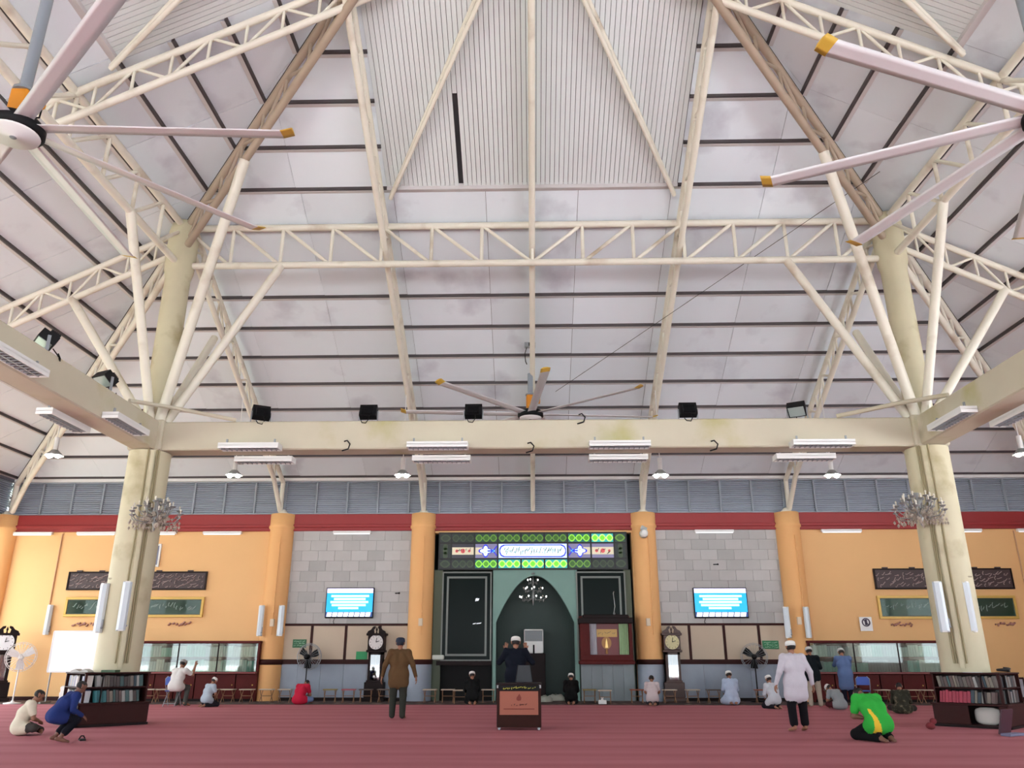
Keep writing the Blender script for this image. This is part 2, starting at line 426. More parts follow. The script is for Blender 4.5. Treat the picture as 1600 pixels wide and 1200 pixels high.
# ---- wall pillars (orange, with a capital; dark ring; inner two stand on grey marble)
def pillar(x, label, y=YW-.05, inner=False, r=.44):
    t = thing('wall_pillar', label, 'pillar', (x, y, 0))
    z0 = ZR+.05 if inner else 0
    p = MB(); p.lathe([(r, max(z0, .015)), (r, ZB0+.10), (r+.05, ZB0+.16), (r+.05, ZB0+.22), (r+.02, ZB0+.26), (r+.02, ZB1-.02), (0, ZB1)], 28); p.build('shaft', ORANGED, t)
    if inner:
        p = MB(); p.lathe([(r+.03, .015), (r+.03, ZR-.06)], 28); p.build('marble_base', MARBLE, t)
    p = MB(); p.lathe([(r+.0, ZR-.08), (r+.05, ZR-.06), (r+.05, ZR+.08), (r, ZR+.10)], 28); p.build('ring', WOOD, t)
    p = MB(); p.lathe([(.2, ZB1-.01), (.2, ZB1+.03), (.07, ZB1+.16), (0, ZB1+.17)], 12, (0, -.1, 0)); p.build('bearing', STEEL, t)
    p = MB(); p.tube((.1, -r-.01, ZB0-.2), (.1, -r-.01, 2.2), .02, n=6); p.tube((.1, -r-.015, 3.0), (.1, -r-.06, 3.0), .05, n=6); p.build('conduit', ORANGED, t)
    return t
pillar(-XP, 'orange round wall pillar between the left plastered bay and the left tiled bay')
pillar(-XM, 'orange round wall pillar at the left edge of the prayer niche bay', inner=True)
pillar(XM, 'orange round wall pillar at the right edge of the prayer niche bay', inner=True)
pillar(XP, 'orange round wall pillar between the right tiled bay and the right plastered bay')
pillar(-HW+.02, 'orange corner pillar at the far left end of the front wall')
pillar(HW-.02, 'orange corner pillar at the far right end of the front wall')

# ---- side and rear: open arcades; a beam with louvres on pillars, right bays closed to cut daylight
def side(rz, name, label, walled):
    m = MB()
    m.box(-HW, HW, ZB0, HW, HW+.3, ZB1)
    for a in (-14.6, -9.6, -4.1, 4.1, 9.6, 14.6): m.box(a-.4, HW-.4, 0, a+.4, HW+.4, ZB1)
    for a0, a1, z0, z1 in walled: m.box(a0, HW, z0, a1, HW+.25, z1)
    return m.build(name, mat('side_plaster', (232, 222, 208), .7), label=label, cat='wall', kind='structure', loc=(0, YC, 0), rz=rz)  # cream instead of orange, to keep warm bounce off the ceiling
def side_louvres(rz, label, nb):
    m = MB(); m.box(-HW, HW+.14, ZB1, HW, HW+.2, ZLT); m.box(-HW, HW-.06, ZLT, HW, HW+.1, ZLT+.2)
    o = m.build('wall_louvre', MATS['louvre_back'], label=label, cat='louvres', kind='structure', loc=(0, YC, 0), rz=rz)
    for j in nb:
        for me, dy in ((lmesh, .06), (mmesh, .03)):
            c = bpy.data.objects.new('louvre_panel' if me is lmesh else 'mullion', me); COL.objects.link(c); c.parent = o; c.location = (-HW+j*ww_l, HW+dy, ZB1)
ww_l = 2*HW/34
side_louvres(pi/2, 'band of grey-blue louvres above the left arcade', range(22, 34)); side_louvres(-pi/2, 'band of grey-blue louvres above the right wall', range(0, 12)); side_louvres(pi, 'band of grey-blue louvres above the rear arcade', [])
side(pi/2, 'wall_left', 'open arcade of pale piers on the left side of the hall', [])
side(-pi/2, 'wall_right', 'unseen pale wall on the right side, bays closed to cut daylight', [(-HW, HW, 0, 1.2), (-HW, -9.6, 0, ZB0), (4.1, 14.6, 0, ZB0)])  # closed bays added out of view to hold back daylight from the right
side(pi, 'wall_rear', 'open arcade of pale piers behind the viewer', [])
# ================================================================== STEEL AND CONCRETE FRAME
def mapF(a, b, z): return (a, YC+b, z)       # canonical (lateral, outward, up) -> world, front slope
def mapL(a, b, z): return (-b, YC+a, z)
def mapR(a, b, z): return (b, YC-a, z)
def lerp(p, q, t): return tuple(p[i]+(q[i]-p[i])*t for i in range(3))
def truss(label, top, bot, n, mp, rc=.075, rw=.042, pat='N', flip=False, tb=None, group='roof trusses', m=STEEL):
    """top/bot: polylines in canonical coords; n panels along the first..last straight stretch given by tb=(top0,top1,bot0,bot1)"""
    w0 = mp(*[sum(p[i] for p in (top[0], top[-1]))/2 for i in range(3)]); w0 = (w0[0], w0[1], min(mp(*p)[2] for p in list(top)+list(bot)))
    t = thing('roof_truss', label, 'truss', w0, group=group)
    for nm, pl in (('top_chord', top), ('bottom_chord', bot)):
        p = MB()
        for i in range(len(pl)-1): p.tube(mp(*pl[i]), mp(*pl[i+1]), rc, n=10)
        p.build(nm, m, t, world=True)
    t0, t1, b0, b1 = tb or (top[0], top[-1], bot[0], bot[-1])
    for i in range(n+1):
        A = lerp(t0, t1, i/n); B = lerp(b0, b1, i/n)
        p = MB(); p.tube(mp(*A), mp(*B), rw, n=8); p.build('web_post', m, t, world=True)
        if i < n:
            fl = flip if pat == 'N' else (i >= n/2)
            if pat == 'Z': fl = i % 2 == 0
            A2 = lerp(t0, t1, (i+1)/n); B2 = lerp(b0, b1, (i+1)/n)
            p = MB(); p.tube(mp(*(A if not fl else A2)), mp(*(B2 if not fl else B)), rw, n=8); p.build('web_diagonal', m, t, world=True)
    return t
ZT, ZBm = 12.88, 11.70
for mp, nm in ((mapF, 'long white truss spanning between the two big columns, facing the viewer'), (mapL, 'white truss running from the left big column towards the viewer'),
               (mapR, 'white truss running from the right big column towards the viewer')):
    truss(nm, [(-HB, HB, ZT), (HB, HB, ZT)], [(-HB, HB, ZBm), (HB, HB, ZBm)], 14, mp, .095, .05, 'V')
TO, BO = .25, .92                               # chord depths below the lining
def rafter(label, a, mp, b0=HW-.2, b1=1.6, n=22, m=STEEL, kink=True):
    bl = b0-1.1
    top = [(a, b0, ZB1+.1), (a, b0, zr(b0)-TO), (a, b1, zr(b1)-TO)]
    bot = [(a, b0-.05, ZB1+.1), (a, bl, zr(bl)-BO), (a, b1, zr(b1)-BO)]
    return truss(label, top, bot, n, mp, .085, .036, 'Z', tb=((a, bl, zr(bl)-TO), top[-1], bot[1], bot[-1]), m=m)
rafter('slender white roof truss up the middle of the front slope, edge-on', 0, mapF)
rafter('sloping white truss above the pillar left of the prayer niche', -XM, mapF)
rafter('sloping white truss above the pillar right of the prayer niche', XM, mapF)
rafter('ladder-like white truss from the left big column down to the front wall', -XP-.1, mapF, b1=HB, n=12)
rafter('ladder-like white truss from the right big column down to the front wall', XP+.1, mapF, b1=HB, n=12)
rafter('white truss climbing across the upper left corner of the picture', XM, mapL)
rafter('white truss climbing across the upper right corner of the picture', -XM, mapR)
rafter('white truss from the left big column out to the left wall', HB, mapL, b1=HB, n=12)
rafter('white truss from the right big column out to the right wall', -HB, mapR, b1=HB, n=12)
def hip(label, sx):
    def hp(b, d): return (sx*b, b, zr(b)-d)
    truss('lower '+label, [(sx*(HW-.2), HW-.2, ZB1+.1), hp(HW-.2, .28), hp(HB, .28)], [(sx*(HW-.3), HW-.3, ZB1+.1), hp(HW-1.2, 1.0), hp(HB, 1.0)], 12, mapF, .10, .045, 'Z', tb=(hp(HW-1.2, .28), hp(HB, .28), hp(HW-1.2, 1.0), hp(HB, 1.0)))
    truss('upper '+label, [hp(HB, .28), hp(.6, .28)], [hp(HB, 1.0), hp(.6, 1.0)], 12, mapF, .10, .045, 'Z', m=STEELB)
hip('left hip truss of the roof, in cream steel', -1); hip('right hip truss of the roof, in cream steel', 1)
def jack(label, sx, mp):
    p0 = (sx*3.86, DECK_B+.12); p1 = (sx*.55, 3.2)
    f = lambda p, d: (p[0], p[1], zr(p[1])-d)
    truss(label, [f(p0, .2), f(p1, .22)], [f(p0, .26), f(p1, .62)], 10, mp, .055, .03, 'Z', group='diagonal trusses under the ribbed deck')
jack('thin diagonal truss leaning right across the ribbed deck, left of centre', -1, mapF)
jack('thin diagonal truss leaning left across the ribbed deck, right of centre', 1, mapF)
jack('thin diagonal truss under the deck at the top left corner', 1, mapL)
jack('thin diagonal truss under the deck at the top right corner', -1, mapR)

# ---- concrete ring beams
BZ0, BZ1 = 6.36, 7.10
def beam(label, x0, y0, x1, y1):
    p = MB(); p.bbox(x0, y0, BZ0, x1, y1, BZ1, .03); t = p.build('ring_beam', BEAM, label=label, cat='beam', group='concrete ring beams')
    return t
beam('long cream concrete beam between the two big columns, carrying floodlights', -HB+.3, YC+HB-.3, HB-.3, YC+HB+.3)
bl_ = beam('cream concrete beam from the left column towards the viewer', -HB-.3, -.3, -HB+.3, YC+HB-.3)
br_ = beam('cream concrete beam from the right column towards the viewer', HB-.3, -.3, HB+.3, YC+HB-.3)

# ---- big columns with steel tree struts
def big_column(sx, side_):
    X, Y = sx*HB, YC+HB
    t = thing('big_column', 'big round cream column on the %s, with steel struts fanning out above' % side_, 'column', (X, Y, 0), group='big columns')
    p = MB(); p.lathe([(.50, .013), (.50, BZ0-.02)], 36); p.build('shaft', CONC, t)
    p = MB(); p.bbox(-.42, -.42, BZ0-.02, .42, .42, BZ1+.04, .04); p.build('beam_joint', BEAM, t)
    p = MB(); p.lathe([(.33, BZ1), (.33, 11.3), (.38, 11.5), (.40, 11.9), (.40, 12.7), (.34, 13.0), (0, 13.05)], 24); p.build('steel_post', CONC, t)
    def strut(name, q, r=.115):
        p = MB(); d = Vector((q[0], q[1], 0)).normalized()*.22
        p.tube((d.x, d.y, BZ1-.05), q, r, n=12); p.build(name, STEEL, t)
    k = 2.85
    strut('strut', (-sx*k, 0, ZBm)); strut('strut', (0, -k, ZBm))
    strut('strut', (0, k, zr(HB+k)-BO)); strut('strut', (sx*k, 0, zr(HB+k)-BO))
    strut('strut', (-sx*2.5, -2.5, zr(HB-2.5)-1.0), .13)
    # conduits and cable tray on the inner face
    def on(an, r=.51): return (-sx*r*math.sin(an), -r*math.cos(an))
    c0 = on(.55, .535); p = MB(); p.cbox((c0[0], c0[1], 3.75), (.09, .09, 5.1), Matrix.Rotation(sx*-.55, 3, 'Z')); p.build('cable_tray', CONC, t)
    for an in (.36, .76, .86):
        q = on(an); p = MB(); p.path([(q[0], q[1], 1.3), (q[0]-.01, q[1], 3.4), (q[0]+.01, q[1], 5.0), (q[0], q[1], BZ0)], .024); p.build('conduit', mat('conduit_olive', (158, 146, 112), .6), t)
    p = MB()
    ys = -.52
    p.tube((-.32, -.42, 3.2), (.30, -.44, 3.2), .02, n=6); p.build('conduit', BEAM, t)
    p = MB(); p.tube((0, -.5, BZ1+.02), (0, -.5, BZ1+.4), .03, n=6); p.build('bracket', STEEL, t)
    return t
big_column(-1, 'left'); big_column(1, 'right')
for sx, s in ((-1, 'left'), (1, 'right')):
    p = MB(); a = (sx*(HB-.25), YC+HB-1.9, BZ1+.05); b = (sx*(HB-2.2), YC+HB-.25, BZ1+.05); c = (sx*(HB-.75), YC+HB-.75, BZ1+.24)
    p.path([a, c, b], .055, 6); p.build('corner_brace', BEAM, label='thin cream bar bridging the beam corner in front of the %s column' % s, cat='brace')
# ================================================================== LAMPS, FANS AND FITTINGS UP HIGH
# ---- black floodlights standing on the beams
def floodlight(loc, rz, label, tilt=-.5):
    t = thing('floodlight', label, 'floodlight', loc, rz, 'floodlights on the beams')
    M = Matrix.Rotation(tilt, 3, 'X')
    p = MB(); p.cbox((0, 0, .30), (.44, .20, .34), M); b = p.build('housing', BLACK, t)
    p = MB(); p.cbox(Vector((0, 0, .30)) + M @ Vector((0, -.13, -.05)), (.30, .10, .20), M)
    for k in range(5): p.cbox(Vector((0, 0, .30)) + M @ Vector((0, -.19, -.12+k*.035)), (.28, .03, .012), M)
    p.build('heat_sink', BLACK, t)
    p = MB(); p.cbox(Vector((0, 0, .30)) + M @ Vector((0, .105, 0)), (.38, .012, .28), M); p.build('lens', mat('flood_lens', (170, 180, 178), .2), t)
    p = MB()
    for sx in (-1, 1): p.box(sx*.24-.012, -.03, 0, sx*.24+.012, .03, .32)
    p.box(-.25, -.03, 0, .25, .03, .02); p.build('yoke', GREY, t)
    p = MB(); p.path([(.05, -.14, .16), (.07, -.25, .05), (0, -.30, -.08), (-.10, -.28, -.06), (-.14, -.22, .02)], .012); p.build('cable', BLACK, t)
    return t
FY = YC+HB
for px, lab in ((408, 'black floodlight on the front beam nearest the left column'), (576, 'black floodlight on the front beam, second from the left column'),
                (740, 'black floodlight on the front beam just left of the middle'), (1075, 'black floodlight on the front beam, second from the right column'),
                (1246, 'black floodlight on the front beam nearest the right column')):
    x = onY(px, 657, FY).x
    rz = {408: .5, 1246: pi-.5}.get(px, 0)
    floodlight((x, FY-.05, BZ1), rz, lab, -.35 if px not in (1246,) else -.9)
floodlight((-HB+.05, 16.6, BZ1), pi*.86, 'black floodlight with a pale lens on the left beam near the column', -.9)
floodlight((-HB+.12, 14.2, BZ1-.02), 2.3, 'black floodlight on the left beam at the picture edge', -1.1)

# ---- twin-tube fluorescent fittings with louvre grids
def fitting(loc, rz, label, w=1.5, d=.36, on=False, tilt=0.):
    t = thing('louvre_light', label, 'light fitting', loc, rz, 'fluorescent louvre lights under the beams')
    p = MB(); h = .09
    p.box(-w/2, -d/2, .05, w/2, d/2, h+.03); p.box(-w/2, -d/2, -.02, w/2, -d/2+.02, .06); p.box(-w/2, d/2-.02, -.02, w/2, d/2, .06)
    p.box(-w/2, -d/2+.02, -.02, -w/2+.03, d/2-.02, .06); p.box(w/2-.03, -d/2+.02, -.02, w/2, d/2-.02, .06); p.build('housing', WHITE, t)
    for y in (-d/4, d/4):
        p = MB(); p.tube((-w/2+.05, y, .03), (w/2-.05, y, .03), .014, n=8); p.build('tube', TUBE if on else WHITE, t)
    p = MB(); p.box(-w/2+.03, -.012, -.02, w/2-.03, .012, .045); p.build('spine', GREY, t)
    for k in range(1, 12):
        x = -w/2+w*k/12; p = MB(); p.box(x-.006, -d/2+.02, -.02, x+.006, d/2-.02, .02); p.build('louvre_blade', GREY, t)
    p = MB()
    for x in (-w/2+.15, w/2-.15): p.box(x-.02, -.02, h+.03, x+.02, .02, h+.16)
    p.build('hanger', GREY, t)
    return t
names = ('near the left column', 'left of the niche', 'right of the niche', 'near the right column')
for k, (pa, pb) in enumerate(((391, 416), (684, 691), (968, 965), (1285, 1255))):
    a = onY(pa, 697, FY-.5); b = onY(pb, 712, FY+.5)
    fitting((a.x, FY-.49, 6.33), 0, 'louvred fluorescent light on the near side of the front beam, %s' % names[k])
    fitting((b.x, FY+.46, 6.22), 0, 'louvred fluorescent light on the far side of the front beam, %s' % names[k])
for sx, s in ((-1, 'left'), (1, 'right')):
    fitting((sx*(HB-.5), 17.0, 6.40), pi/2, 'louvred fluorescent light on the inner side of the %s beam near the column' % s)
    fitting((sx*(HB+.46), 16.2, 6.25), pi/2, 'louvred fluorescent light on the outer side of the %s beam near the column' % s)
    fitting((sx*(HB-.5), 12.9, 6.40), pi/2, 'louvred fluorescent light on the inner side of the %s beam at the picture edge' % s)

# ---- high-bay pendants with twin reflector bulbs
def pendant(loc, label, top, power=True):
    t = thing('pendant_lamp', label, 'pendant lamp', loc, 0, 'pendant lamps by the front wall')
    p = MB(); p.tube((0, 0, .5), (0, 0, top-loc[2]), .012, n=6); p.tube((0, 0, .12), (0, 0, .52), .07, n=10); p.build('stem', WHITE, t)
    p = MB(); p.lathe([(.09, .13), (.16, .06), (.27, -.04), (.265, -.04), (.15, .05), (.08, .11)], 16); p.build('reflector', ALU, t)
    for sx in (-1, 1):
        p = MB(); p.ball((sx*.13, -.02, -.05), .085, (1, 1, .8)); p.build('bulb', mat('pendant_glow', (255, 252, 245), .5, emit=70.), t)
    return t
for px, lab, a in ((366, 'white twin-bulb pendant lamp near the left column', 0), (629, 'white twin-bulb pendant lamp left of the niche', 0),
                (1032, 'white twin-bulb pendant lamp right of the niche', 0), (1300, 'white twin-bulb pendant lamp near the right column', 0)):
    q = onY(px, 741, 24.3); pendant(q, lab, zr(24.3-YC)-.9)
q = onY(85, 710, 22.5); pendant(q, 'white twin-bulb pendant lamp at the far left', 11.4 - .51*(abs(q.x)-HB))
q = onY(1597, 708, 22.5); pendant(q, 'white twin-bulb pendant lamp at the far right edge', 11.4 - .51*(abs(q.x)-HB))

# ---- large ceiling fans with yellow-tipped blades
YEL = mat('yellow_paint', (210, 172, 70), .5); ORN = mat('orange_motor', (220, 140, 30), .5, var=.15)
FANB = mat('fan_blade', (226, 226, 228), .35, metal=.1); FANG = mat('fan_pole', (150, 158, 166), .4, metal=.3)
def big_fan(loc, top, ang, label, R=4.05, nb=8):
    t = thing('ceiling_fan', label, 'ceiling fan', loc, ang, 'large ceiling fans')
    h = top-loc[2]
    p = MB(); p.tube((0, 0, .75), (0, 0, h), .085, n=12); p.lathe([(.16, .72), (.16, .76), (.09, .80)], 12); p.build('pole', FANG, t)
    p = MB(); p.bbox(-.13, -.13, .30, .13, .13, .72, .03); p.tube((.10, 0, .55), (.30, 0, .55), .10, n=12); p.lathe([(.14, .22), (.12, .32)], 14); p.build('motor', ORN, t)
    p = MB(); p.path([(.05, .14, .72), (.18, .2, .6), (.16, .22, .45), (.05, .15, .38)], .015); p.build('cable', BLACK, t)
    p = MB(); p.lathe([(.16, .24), (.34, .20), (.40, .12), (.40, .02), (.36, -.02)], 28); p.build('hub_rim', BLACK, t)
    p = MB(); p.lathe([(.35, -.02), (.34, -.05), (.06, -.06), (.05, -.075), (0, -.075)], 28); p.build('hub_cover', WHITE, t)
    p = MB(); p.lathe([(.05, -.076), (.04, -.085), (0, -.085)], 12); p.build('hub_bolt', GREY, t)
    for k in range(nb):
        a = 2*pi*k/nb; M = Matrix.Rotation(a, 3, 'Z')
        p = MB(); n = 6; vs = []
        prof = [(-.13, -.03), (-.06, .010), (.04, .022), (.13, .01), (.04, .0), (-.06, -.016)]
        for x in (.36, R-.16):
            for (y, z) in prof: vs.append(M @ Vector((x, y, .10+z)))
        p.add(vs, [(i, (i+1) % 6, 6+(i+1) % 6, 6+i) for i in range(6)], True); p.add(vs, [(5,4,3,2,1,0), (6,7,8,9,10,11)])
        b = p.build('blade', FANB, t)
        p = MB(); vs = []
        for x in (R-.16, R):
            for (y, z) in prof: vs.append(M @ Vector((x, y*1.02, .10+z*1.3+(.05 if x == R else 0))))
        p.add(vs, [(i, (i+1) % 6, 6+(i+1) % 6, 6+i) for i in range(6)], True); p.add(vs, [(5,4,3,2,1,0), (6,7,8,9,10,11)])
        p.build('blade_tip', YEL, b)
    return t
q = onY(22, 208, 9.5); big_fan(q, zr(abs(q.x))-.4, .06, 'huge white ceiling fan with an orange motor at the left edge')
q = onY(1648, 186, 9.5); big_fan(q, zr(abs(q.x))-.4, .36, 'huge white ceiling fan at the right edge, only its blades in view')
q = onY(829, 652, 23.6); big_fan(q, zr(23.6-YC)-.9, .10, 'distant yellow-motored ceiling fan hanging behind the front beam')

# ---- crystal chandeliers on the big columns
def chandelier(loc, label, R=.55, arms=24, dirn=0.):
    t = thing('chandelier', label, 'chandelier', loc, dirn)
    p = MB(); p.lathe([(.03, .45), (.05, .3), (.09, .15), (.05, .05), (.11, -.05), (.05, -.18), (.02, -.3), (0, -.34)], 12); p.build('stem', ALU, t)
    rr = random.Random(3)
    for k in range(arms):
        a = 2*pi*k/arms; r = R*(1, .62, .82, .45)[k % 4]*rr.uniform(.92, 1.05); z = (.0, .2, .12, .28)[k % 4]
        c, s = math.cos(a), math.sin(a)
        p = MB(); p.path([(.04*c, .04*s, z-.06), (.4*r*c, .4*r*s, z-.16), (.8*r*c, .8*r*s, z-.14), (r*c, r*s, z-.02), (r*c, r*s, z+.04)], .014, 5)
        p.lathe([(.005, z+.02), (.065, z+.05), (.075, z+.07)], 8, (r*c, r*s, 0)); arm = p.build('arm', ALU, t)
        p = MB(); p.tube((r*c, r*s, z+.05), (r*c, r*s, z+.13), .013, n=6); p.ball((r*c, r*s, z+.15), .024, (1, 1, 1.5), 6, 4); p.build('candle_bulb', mat('candle_white', (226, 220, 205), .3), arm)
        p = MB()
        for j in range(8):
            q = .25+.11*j; zz = z-.2-.05*rr.random()
            x, y = r*q*c+rr.uniform(-.03, .03), r*q*s+rr.uniform(-.03, .03)
            p.lathe([(0, zz-.07), (.032, zz-.02), (0, zz+.03)], 5, (x, y, 0), smooth=False)
        p.build('crystal_drops', mat('crystal', (176, 166, 152), .3), arm, kind='stuff')
    p = MB(); p.box(-.05, .0, .40, .05, .36, .46); p.build('bracket', ALU, t)
    return t
q = onY(243, 808, 18.55); chandelier(q, 'crystal chandelier bracketed to the left big column', .62)
q = onY(1437, 800, 18.55); chandelier(q, 'crystal chandelier bracketed to the right big column', .62)

# ---- small fittings: camera box and cable loops, thin stay wire
q = onY(828, 541, 23.0)
t = thing('junction_box', 'grey junction box on the middle roof truss', 'box', q)
p = MB(); p.bbox(-.17, -.16, -.08, .17, .0, .08, .01); p.build('body', GREY, t)
p = MB(); p.box(-.04, -.18, -.05, .04, -.158, .05); p.build('socket', BLACK, t)
p = MB(); p.path([(-.1, -.1, -.08), (-.16, -.12, -.3), (-.14, -.1, -.55), (-.1, -.1, -.65)], .014); p.build('cable', BLACK, t)
for px, py, lab in ((541, 697, 'black cable loop under the front beam, left part'), (908, 655, 'black cable loop on top of the front beam'),
                    (828, 700, 'black cable loop under the middle of the front beam'), (1115, 697, 'black cable loop under the front beam, right part')):
    q = onY(px, py, FY-.34)
    p = MB(); p.path([(q.x-.10, q.y, q.z-.12), (q.x+.06, q.y-.03, q.z-.08), (q.x+.10, q.y-.04, q.z+.04), (q.x+.02, q.y-.02, q.z+.14), (q.x-.06, q.y, q.z+.12)], .018); p.build('cable_loop', BLACK, label=lab, cat='cable')
a = onY(868, 612, 23.5); b = onY(1375, 268, 17.6)
p = MB(); p.tube(a, b, .008, n=5); p.build('stay_wire', BLACK, label='thin dark wire stretched diagonally below the front roof slope', cat='wire')
# ================================================================== THE PRAYER NICHE BAY
TEAL = mat('teal_paint', (116, 152, 142), .5, var=.06); TEALD = mat('teal_dark', (36, 62, 54), .5, var=.1); LEAD = mat('lead_came', (14, 18, 16), .5)
STR = mat('green_strip', (82, 92, 74), .6)
def WX(px, py=950, Y=YW): return onY(px, py, Y).x
def WZ(py, px=830, Y=YW): return onY(px, py, Y).z
# back shell of the bay (recessed dark wall) and the niche
YN = YW+2.2
m = MB()
m.box(MIH0-.1, YN, 0, MIH1+.1, YN+.2, 6.6); m.box(MIH0-.3, YW+.4, 0, MIH0, YN, 6.6); m.box(MIH1, YW+.4, 0, MIH1+.3, YN, 6.6); m.box(MIH0-.3, YW+.35, ZB0-.02, MIH1+.3, YN+.2, ZB0+.3)
m.box(MIH0-.3, YW+.1, -.16, MIH1+.3, YN+.2, -.001)
m.build('wall_niche', TEALD, label='dark green back wall of the prayer niche', cat='wall', kind='structure', loc=(0,0,0))
p = MB(); p.box(MIH0+.02, YW+.36, 0, MIH1-.02, YN-.02, .012); p.build('carpet_runner', MATS.get('x') or mat('niche_carpet', (70, 62, 56), .9, var=.2), label='dark carpet on the floor inside the prayer niche', cat='carpet')
# pointed-arch wall
ax0, ax1 = WX(770), WX(903); acx = (WX(775)+WX(897))/2; ahw = (WX(897)-WX(775))/2; ztop = WZ(890); zsp = WZ(972); zap = WZ(899)
def arch_z(x):
    u = abs(x-acx)/ahw
    return zsp+(zap-zsp)*max(0, 1-u**1.95)
m = MB(); n = 40; xs = [acx-ahw+2*ahw*i/n for i in range(n+1)]
for i in range(n):
    a, b = xs[i], xs[i+1]; za, zb = arch_z(a), arch_z(b)
    m.add([(a, YW+.05, za), (b, YW+.05, zb), (b, YW+.05, ztop), (a, YW+.05, ztop), (a, YW+.35, za), (b, YW+.35, zb)], [(0,1,2,3),(0,4,5,1)])
m.box(ax0, YW+.05, 0, acx-ahw, YW+.35, ztop); m.box(acx+ahw, YW+.05, 0, ax1, YW+.35, ztop)
m.build('wall_arch', TEAL, label='pale teal wall around the pointed arch of the prayer niche', cat='wall', kind='structure', loc=(0,0,0))
# dark mirror-like panels with grey double frames either side
def mirror(px0, px1, py0, py1, label):
    x0, x1, z0, z1 = WX(px0), WX(px1), WZ(py1), WZ(py0)
    t = thing('dark_mirror', label, 'panel', ((x0+x1)/2, YW, z0)); h = (x1-x0)/2; H = z1-z0
    p = MB(); p.box(-h, .02, 0, h, .08, H); p.build('glass', DARKGLASS, t)
    for o, w_, y in ((0, .05, .0), (.17, .07, .008)):
        p = MB(); p.box(-h+o, y, o, h-o, .03, o+w_); p.box(-h+o, y, H-o-w_, h-o, .03, H-o); p.box(-h+o, y, o+w_, -h+o+w_, .03, H-o-w_); p.box(h-o-w_, y, o+w_, h-o, .03, H-o-w_)
        p.build('frame', mat('panel_frame', (112, 118, 112), .4), t)
    return t, h, H
t, h, H = mirror(690, 768, 893, 1033, 'tall dark glass panel with grey frame left of the arch')
EMW = mat('mark_white', (225, 232, 240), .5, emit=.7)  # small white glowing marks on the glass
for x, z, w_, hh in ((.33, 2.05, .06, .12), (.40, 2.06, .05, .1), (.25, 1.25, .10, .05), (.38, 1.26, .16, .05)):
    p = MB(); p.prism([(x-.02, z), (x+w_-.02, z+.02), (x+w_+.01, z+hh), (x, z+hh-.02)], .012, .02); p.build('white_mark', EMW, t)
mirror(901, 979, 893, 1033, 'tall dark glass panel with grey frame right of the arch, behind the pulpit')
# green side strips
for px0, px1, s in ((679, 690, 'left'), (979, 988, 'right')):
    p = MB(); p.box(WX(px0)-.05, YW+.06, 0, WX(px1), YW+.14, ztop); p.build('wall_strip', STR, label='narrow grey-green strip at the %s edge of the niche bay' % s, cat='wall', kind='structure')
# black sheet for the shade in the opening below the left panel; marble dado below the right one
p = MB(); p.box(WX(684), YW+.0, ZR-.10, WX(768), YW+.10, ZR+.05); p.build('sill', WOODB, label='dark ledge under the left glass panel of the niche', cat='ledge')
p = MB(); p.box(WX(681), YW+.25, 0, WX(768), YW+.3, ZR); p.build('wall_recess', mat('opening_shade', (12, 12, 13), .9), label='black sheet standing for the dark opening under the left glass panel', cat='wall', kind='structure')
x0, x1 = WX(905), WX(986)
p = MB(); p.box(x0, YW-.02, 0, x1, YW+.1, 1.26); wd = p.build('wall_dado', GROUT, label='grey marble dado under the pulpit box', cat='wall', kind='structure', loc=(0,0,0))
for k in range(5):
    p = MB(); a = x0+(x1-x0)*k/5; p.box(a+.004, YW-.04, .02, a+(x1-x0)/5-.004, YW-.018, 1.25); p.build('marble_slab', mat('grey_marble', (112, 122, 126), .3, var=.2, scale=3, objvar=.2), wd)

# ---- stained glass transom
gx0, gx1, gz0, gz1 = WX(684), WX(983), WZ(889), WZ(833)
t = thing('stained_glass', 'backlit stained glass panel with green chain borders and a white inscription', 'stained glass', ((gx0+gx1)/2, YW-.02, gz0))
GW, GH = gx1-gx0, gz1-gz0; L_ = -GW/2
def em(name, c, e): return mat(name, c, .3, emit=e)
cw = [.064]+[.1247]*7+[.064]; sc_ = sum(cw); cw = [c/sc_*GW for c in cw]; cx = [L_]
for c in cw: cx.append(cx[-1]+c)
rz_ = [0, GH*.28, GH*.72, GH]
GR = [em('glass_green_%d' % i, c, e) for i, (c, e) in enumerate((((30, 44, 26), .25), ((46, 88, 24), .5), ((70, 140, 26), .75), ((96, 190, 40), .95)))]  # dim to bright copies; backlight level put into colour and glow
GL = [em('glass_lime_%d' % i, c, e) for i, (c, e) in enumerate((((44, 60, 34), .3), ((86, 132, 40), .55), ((130, 200, 60), .8), ((176, 240, 110), 1.)))]
GT = [em('glass_teal_%d' % i, c, e) for i, (c, e) in enumerate((((16, 30, 26), .25), ((20, 56, 44), .45), ((20, 96, 90), .6), ((40, 150, 150), .9)))]
